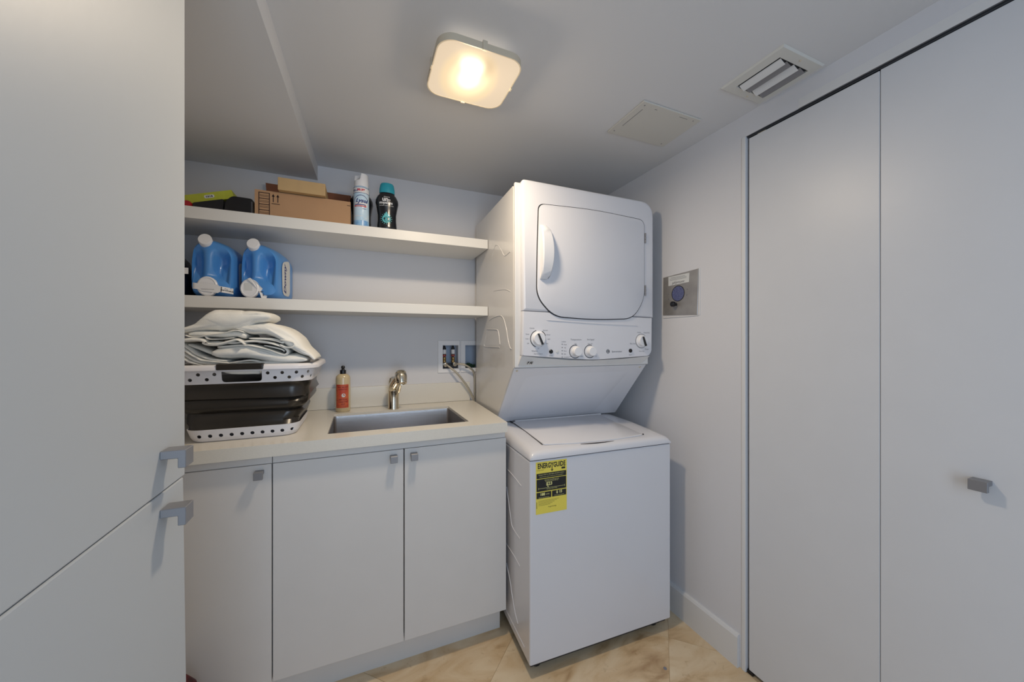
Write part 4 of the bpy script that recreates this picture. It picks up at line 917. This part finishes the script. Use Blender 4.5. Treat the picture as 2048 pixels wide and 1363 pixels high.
bm = nb(); text(bm, 'DISINFECTANT', 0.0055, fc3, -0.004, 0.0955); patch(bm, fc2, -0.028, 0.006, 0.050, 0.052, 8, 1); annulus(bm, fc2, 0.019, 0.050, 0.008, 0.0095, 180, 400, 12); obj('white_print', bm, M['label_white'], cn)

def booster(label, cx_, cy_, rz):
    t = thing('scent_booster_bottle', label, 'bottle', (cx_, cy_, SZ), group='black waisted bottles with teal caps')
    z0 = SZ + 0.0005
    prof = [(0.040, 0), (0.044, 0.004), (0.044, 0.03), (0.0415, 0.06), (0.0415, 0.085), (0.046, 0.115), (0.0515, 0.140), (0.0505, 0.155), (0.043, 0.172), (0.0345, 0.181), (0.033, 0.195), (0.0, 0.196)]
    b = obj('bottle_body', lathe(nb(), prof, (cx_, cy_, z0), seg=36, sx=1.0, sy=0.66), M['filmblack'], t, smooth=True)
    obj('cap', lathe(nb(), [(0.0345, 0.187), (0.0345, 0.205), (0.031, 0.226), (0.027, 0.233), (0.018, 0.236), (0, 0.236)], (cx_, cy_, z0), seg=28, sx=1.0, sy=0.72), M['teal'], t, smooth=True)
    P = [(h, r) for r, h in prof]
    def rad(h):
        for p, q in zip(P, P[1:]):
            if h <= q[0]: return p[1] + (q[1] - p[1]) * (h - p[0]) / max(1e-6, q[0] - p[0])
        return 0.03
    def mk(off):
        def f(u, v):
            r = rad(v); a = R(-97) + u / r
            return (cx_ + (r + off) * math.cos(a), cy_ + (r * 0.66 + off) * math.sin(a), z0 + v)
        return f
    g1, g2 = mk(0.0005), mk(0.0009)
    bm = nb(); text(bm, 'un-', 0.028, g1, 0.0, 0.151, bold=0.0010); text(bm, 'stopables', 0.0165, g1, -0.002, 0.135, bold=0.0004); text(bm, 'downy', 0.010, g1, 0.002, 0.163); text(bm, 'IN-WASH SCENT BOOSTER', 0.0055, g1, 0.0, 0.122)
    obj('lettering', bm, M['label_white'], b)
    bm = nb(); annulus(bm, g1, 0.0, 0.062, 0.0, 0.019, n=24)
    poly_patch(bm, g1, [(-0.011, 0.076), (0, 0.096), (0.011, 0.076)])
    for k in range(16):
        a = 2*PI*k/16; patch(bm, lambda u, v, a=a: g1(u*math.cos(a) - v*math.sin(a), 0.062 + u*math.sin(a) + v*math.cos(a)), 0.021, 0.027, -0.001, 0.001)
    em = obj('emblem', bm, M['teal_print'], b)
    bm = nb(); annulus(bm, g2, 0.0, 0.060, 0.0085, 0.0105, n=20); text(bm, 'FRESH', 0.005, g2, 0, 0.060); obj('emblem_mark', bm, M['filmblack'], em)
booster('black waisted bottle with teal cap, alone at the right end of the upper shelf goods', 0.121, 1.812, 0)
booster('black waisted bottle half hidden behind the pale blue spray can', 0.0100, 1.870, 0)

# black bin, black tray, lime carton, red cap
bb = thing('black_case', 'black plastic case with rounded corners, left of the long cardboard box', 'case', (-0.44, 1.84, SZ))
pf = round_poly([(-0.493, SZ + .0005), (-0.3945, SZ + .0005), (-0.3965, 1.8245), (-0.466, 1.8265), (-0.487, 1.805)], [0.003, 0.003, 0.012, 0.010, 0.008], 4)
bm = nb(); prism(bm, pf, 'y', 1.757, 1.93); obj('case_shell', bm, M['black'], bb, bevel=0.002)
obj('edge_strip', box(nb(), -0.4025, -0.3995, 1.7558, 1.7572, SZ + .006, 1.812), mat('dark_grey_edge', (0.09, 0.09, 0.1), 0.4), bb)
bt = obj('black_tray', prism(nb(), round_poly([(-0.592, SZ + .0005), (-0.497, SZ + .0005), (-0.497, 1.812), (-0.592, 1.784)], 0.004, 3), 'y', 1.765, 1.92), M['black'], bevel=0.002)
tag(bt, 'thin black plastic tray wedged under the tilted lime green carton', 'tray')
lm = thing('lime_carton', 'lime green carton with a barcode sticker, tilted on upper shelf by the tall cabinet', 'carton', (-0.56, 1.86, 1.79))
bm = nb(); box(bm, -0.084, 0.084, -0.060, 0.075, 0.0, 0.034); mt = Matrix.Translation((-0.551, 1.862, 1.8085)) @ Euler((R(0), R(-16.5), R(0))).to_matrix().to_4x4()
bmesh.ops.transform(bm, matrix=mt, verts=bm.verts); lc = obj('carton_body', bm, M['lime'], lm, bevel=0.001)
FL_ = lambda o: (lambda u, v: tuple(mt @ Vector((u, -0.060 - o, v))))
bm = poly_patch(nb(), FL_(0.0005), rrect(0.034, 0.012, 0.005, 3, 0.004, 0.018)); st = obj('sticker', bm, M['label_white'], lc)
bm = nb()
for k, w_ in enumerate((0.002, 0.001, 0.0025, 0.001, 0.002, 0.001, 0.0028, 0.001)): patch(bm, FL_(0.0008), -0.007 + k*0.003, -0.007 + k*0.003 + w_, 0.0145, 0.0215)
obj('barcode', bm, M['print_black'], st)
rc = obj('red_container', lathe(nb(), [(0.012, 0), (0.0165, 0.004), (0.0165, 0.022), (0.013, 0.028), (0, 0.029)], (-0.6115, 1.790, SZ + 0.0170), (0, -1, 0), 22), M['red'], smooth=True)
tag(rc, 'small round red container on the upper shelf at the edge of the tall cabinet', 'container')

# ------------------------------------------------------------------ lower shelf: two blue jugs and a black pouch
def jug(label, cx_, cy_, rz, w, tape_right, band):
    t = thing('detergent_jug', label, 'jug', (cx_, cy_, 1.4225), R(rz), group='blue jugs on the lower shelf'); t.scale = (1, 1, 1.15)
    def J(n, bm, m, p=None, **k):
        o = obj(n, bm, m, t, local=True, **k)
        if p: o.parent = p; o.matrix_parent_inverse = Matrix.Translation(p.location).inverted()
        return o
    H, D = 0.206, 0.185
    # front outline in (x, z); upper right shoulder falls away
    def outline(k):
        P = round_poly([(-w/2, 0.0), (w/2, 0.0), (w/2, 0.150), (w/2 - 0.022, 0.182), (-0.010, H), (-w/2 + 0.010, 0.186), (-w/2, 0.13)], [0.028, 0.028, 0.04, 0.05, 0.05, 0.03, 0.05], 6)
        return [((x) * k, (z - H/2) * k + H/2) for x, z in P]
    # front face as a height field inside the outline, dimples either side of the handle
    def fy(x, z):
        g = lambda cx2, cz2, sx2, sz2: math.exp(-(((x - cx2)/sx2)**4 + ((z - cz2)/sz2)**4))
        d = 0.034 * g(w*0.215, 0.110, w*0.155, 0.040) + 0.030 * g(-w*0.335, 0.110, w*0.13, 0.046)
        b_ = 0.010 * math.exp(-((x + w*0.07)/(w*0.11))**2 - ((z - 0.115)/0.055)**4)
        lo2 = 0.010 * math.exp(-((x)/(w*0.38))**4 - ((z - 0.02)/0.045)**4)
        return d - b_ - lo2
    bm = nb(); O = outline(1.0); rings = []
    for k, y in ((0.86, D), (0.95, D - .010), (0.985, D - 0.04), (1.0, 0.10), (0.995, 0.060), (0.975, 0.034), (0.94, 0.016), (0.90, 0.005)):
        rings.append([((x)*k, y, (z - H/2)*k + H/2) for x, z in O])
    for k in [0.86 - 0.06*i for i in range(14)] + [0.02]:
        rings.append([((x)*k, fy(x*k, (z-H/2)*k + H/2) + 0.0, (z - H/2)*k + H/2) for x, z in O])
    for r_ in rings:
        for i, p in enumerate(r_): r_[i] = (p[0], p[1], max(p[2], 0.0006))
    ring_loft(bm, rings); b = J('jug_body', bm, M['blue'], smooth=True)
    # fill cap up on the left, tilted to the viewer
    ax = Vector((0.05, -0.86, 0.42)).normalized(); cc = Vector((-w*0.15, 0.022, 0.180))
    J('neck', lathe(nb(), [(0.024, 0), (0.022, 0.014), (0.0, 0.014)], cc, ax, 24), M['blue'], b, smooth=True)
    J('cap', lathe(nb(), [(0.0215, 0.014), (0.0220, 0.016), (0.0220, 0.032), (0.0205, 0.0345), (0.0, 0.0348)], cc, ax, 28), M['plastic_white'], smooth=True)
    tx = -w * 0.06 if not tape_right else -w*0.19
    ax2 = Vector((0.0, -1, 0.06)).normalized(); c2 = Vector((tx, -0.006, 0.034))
    cap2 = J('dispenser_cap', lathe(nb(), [(0.033, 0), (0.033, 0.012), (0.030, 0.015), (0.028, 0.0155), (0.026, 0.0135), (0.0, 0.0135)], c2, ax2, 30), M['plastic_white'], smooth=True)
    yb = -0.0228
    if not tape_right:
        bm = nb(); f = lambda u, v: (u, yb - 0.0006 + 3.4*max(0, abs(u + .004) - 0.042)**1.35, v)
        nseg = 24; us_ = [-0.054 + 0.122*i/nseg for i in range(nseg+1)]
        row = [[bm.verts.new(f(u, 0.046 - 0.10*(u+.07) + (0.004 if abs(u) < .03 else 0))) for u in us_], [bm.verts.new(f(u, 0.026 - 0.10*(u+.07) - (0.004 if abs(u) < .03 else 0))) for u in us_]]
        for i in range(nseg): bm.faces.new((row[0][i], row[0][i+1], row[1][i+1], row[1][i]))
        tp2 = J('paper_strip', bm, M['label_white'], cap2)
        bm = nb(); g = lambda u, v: (f(u, v)[0], f(u, v)[1] - 0.0008, f(u, v)[2]); text(bm, 'Try', 0.006, g, 0.051, 0.027, rot=-0.1); text(bm, 'UNSTOPABLES', 0.005, g, 0.053, 0.0215, rot=-0.1, bold=0.0002)
        poly_patch(bm, g, [(0.038, 0.034), (0.0405, 0.033), (0.039, 0.0155), (0.0365, 0.016)]); patch(bm, g, -0.026, 0.016, 0.0235, 0.0242)
        J('strip_lettering', bm, M['print_black'], tp2)
    else:
        bm = nb(); f = lambda u, v: (u, yb - 0.0006 + 3.0*max(0, u - tx - 0.024)**1.4, v)
        P = [(tx - .006, 0.0665), (tx + .004, 0.071), (tx + 0.030, 0.052), (tx + 0.048, 0.030), (tx + 0.056, 0.012), (tx + 0.054, 0.003), (tx + 0.040, 0.002), (tx + 0.034, 0.024), (tx + 0.018, 0.046)]
        poly_patch(bm, f, P); tp2 = J('paper_strip', bm, M['label_white'], cap2)
        bm = nb(); g = lambda u, v: (f(u, v)[0], f(u, v)[1] - 0.0010, f(u, v)[2]); text(bm, 'Try', 0.006, g, tx + .046, 0.014, rot=-1.2, bold=0.0002); patch(bm, g, tx + .038, tx + .046, 0.023, 0.0255)
        J('strip_lettering', bm, M['print_black'], tp2)
        J('white_seal', poly_patch(nb(), lambda u, v: (u, yb + 0.0028, v), rrect(0.028, 0.030, 0.002, 2, tx - 0.004, 0.038)), M['label_cream'], cap2)
    # side label on the right cheek
    XS = w/2 + 0.0006
    if band:
        P = round_poly([(0.040, 0.020), (0.130, 0.020), (0.130, 0.160), (0.034, 0.140)], 0.03, 5)
        sl2 = J('side_label', poly_patch(nb(), lambda u, v: (XS, u, v), [(y, z) for y, z in P if True]), M['label_cream'], b)
        bm = text(nb(), 'Downy', 0.036, lambda u, v: (XS + 0.0006, u, v), 0.070, 0.080, rot=PI/2, shear=0.3, bold=0.001)
        J('side_lettering', bm, M['navy'], sl2)
    else:
        P = round_poly([(0.05, 0.03), (0.15, 0.03), (0.15, 0.14), (0.045, 0.128)], 0.02, 4)
        J('side_label', poly_patch(nb(), lambda u, v: (XS, u, v), P), M['label_cream'], b)
    return t
jug('blue detergent jug with a paper strip across its lower cap, left of the pair', -0.5335, 1.768, -3, 0.146, False, False)
jug('blue detergent jug with a visible side label, right of the pair', -0.378, 1.768, -9, 0.142, True, True)
bp = thing('black_pouch', 'glossy black plastic pouch beside the left blue jug, half hidden by the tall cabinet', 'pouch', (-0.64, 1.83, 1.4225))
bm = nb(); rings = []
for k, (z, w_, d_) in enumerate(((0.0008, 0.028, 0.085), (0.02, 0.038, 0.095), (0.06, 0.042, 0.10), (0.11, 0.036, 0.095), (0.15, 0.025, 0.08), (0.175, 0.010, 0.07))):
    ring = []
    for i in range(28):
        a = 2*PI*i/28; x_ = -0.648 - 0.005*k + w_*math.cos(a); y_ = 1.845 + d_*math.sin(a)
        nz = mnoise.noise(Vector((x_*30, y_*30, z*25))) * 0.005; ring.append((max(x_ + nz, -0.698), y_ + nz, 1.4225 + z))
    rings.append(ring)
ring_loft(bm, rings); bpo = obj('pouch_body', bm, M['bagblack'], bp, smooth=True)
obj('paper_scrap', box(nb(), -0.622, -0.600, 1.7475, 1.749, 1.505, 1.528), M['label_white'], bp)

# ------------------------------------------------------------------ red and black bundle on the floor at the far left
bm = nb(); rings = []
for k, (z, r_) in enumerate(((0.001, 0.05), (0.04, 0.060), (0.12, 0.062), (0.20, 0.054), (0.265, 0.042), (0.300, 0.018))):
    ring = []
    for i in range(28):
        a = 2*PI*i/28; nz = 1 + 0.10*mnoise.noise(Vector((math.cos(a)*2, math.sin(a)*2, z*14)))
        ring.append((-0.475 + r_*nz*math.cos(a), 1.310 + r_*nz*math.sin(a)*0.9, z))
    rings.append(ring)
ring_loft(bm, rings); rb = obj('red_bundle', bm, mat('dark_red_cloth', (0.16, 0.008, 0.012), 0.7, col2=(0.01, 0.006, 0.006), vscale=30), smooth=True)
tag(rb, 'dark red and black bundle on the floor before the left base cabinet', 'bundle')
for o in bpy.data.objects:
    n = o.name.split('.')[0]
    if n.endswith(('print', 'lettering', 'barcode', 'scale', 'lid_gap', 'scuff', 'crease', 'wiring', 'emblem', 'emblem_mark')): o['kind'] = 'stuff'
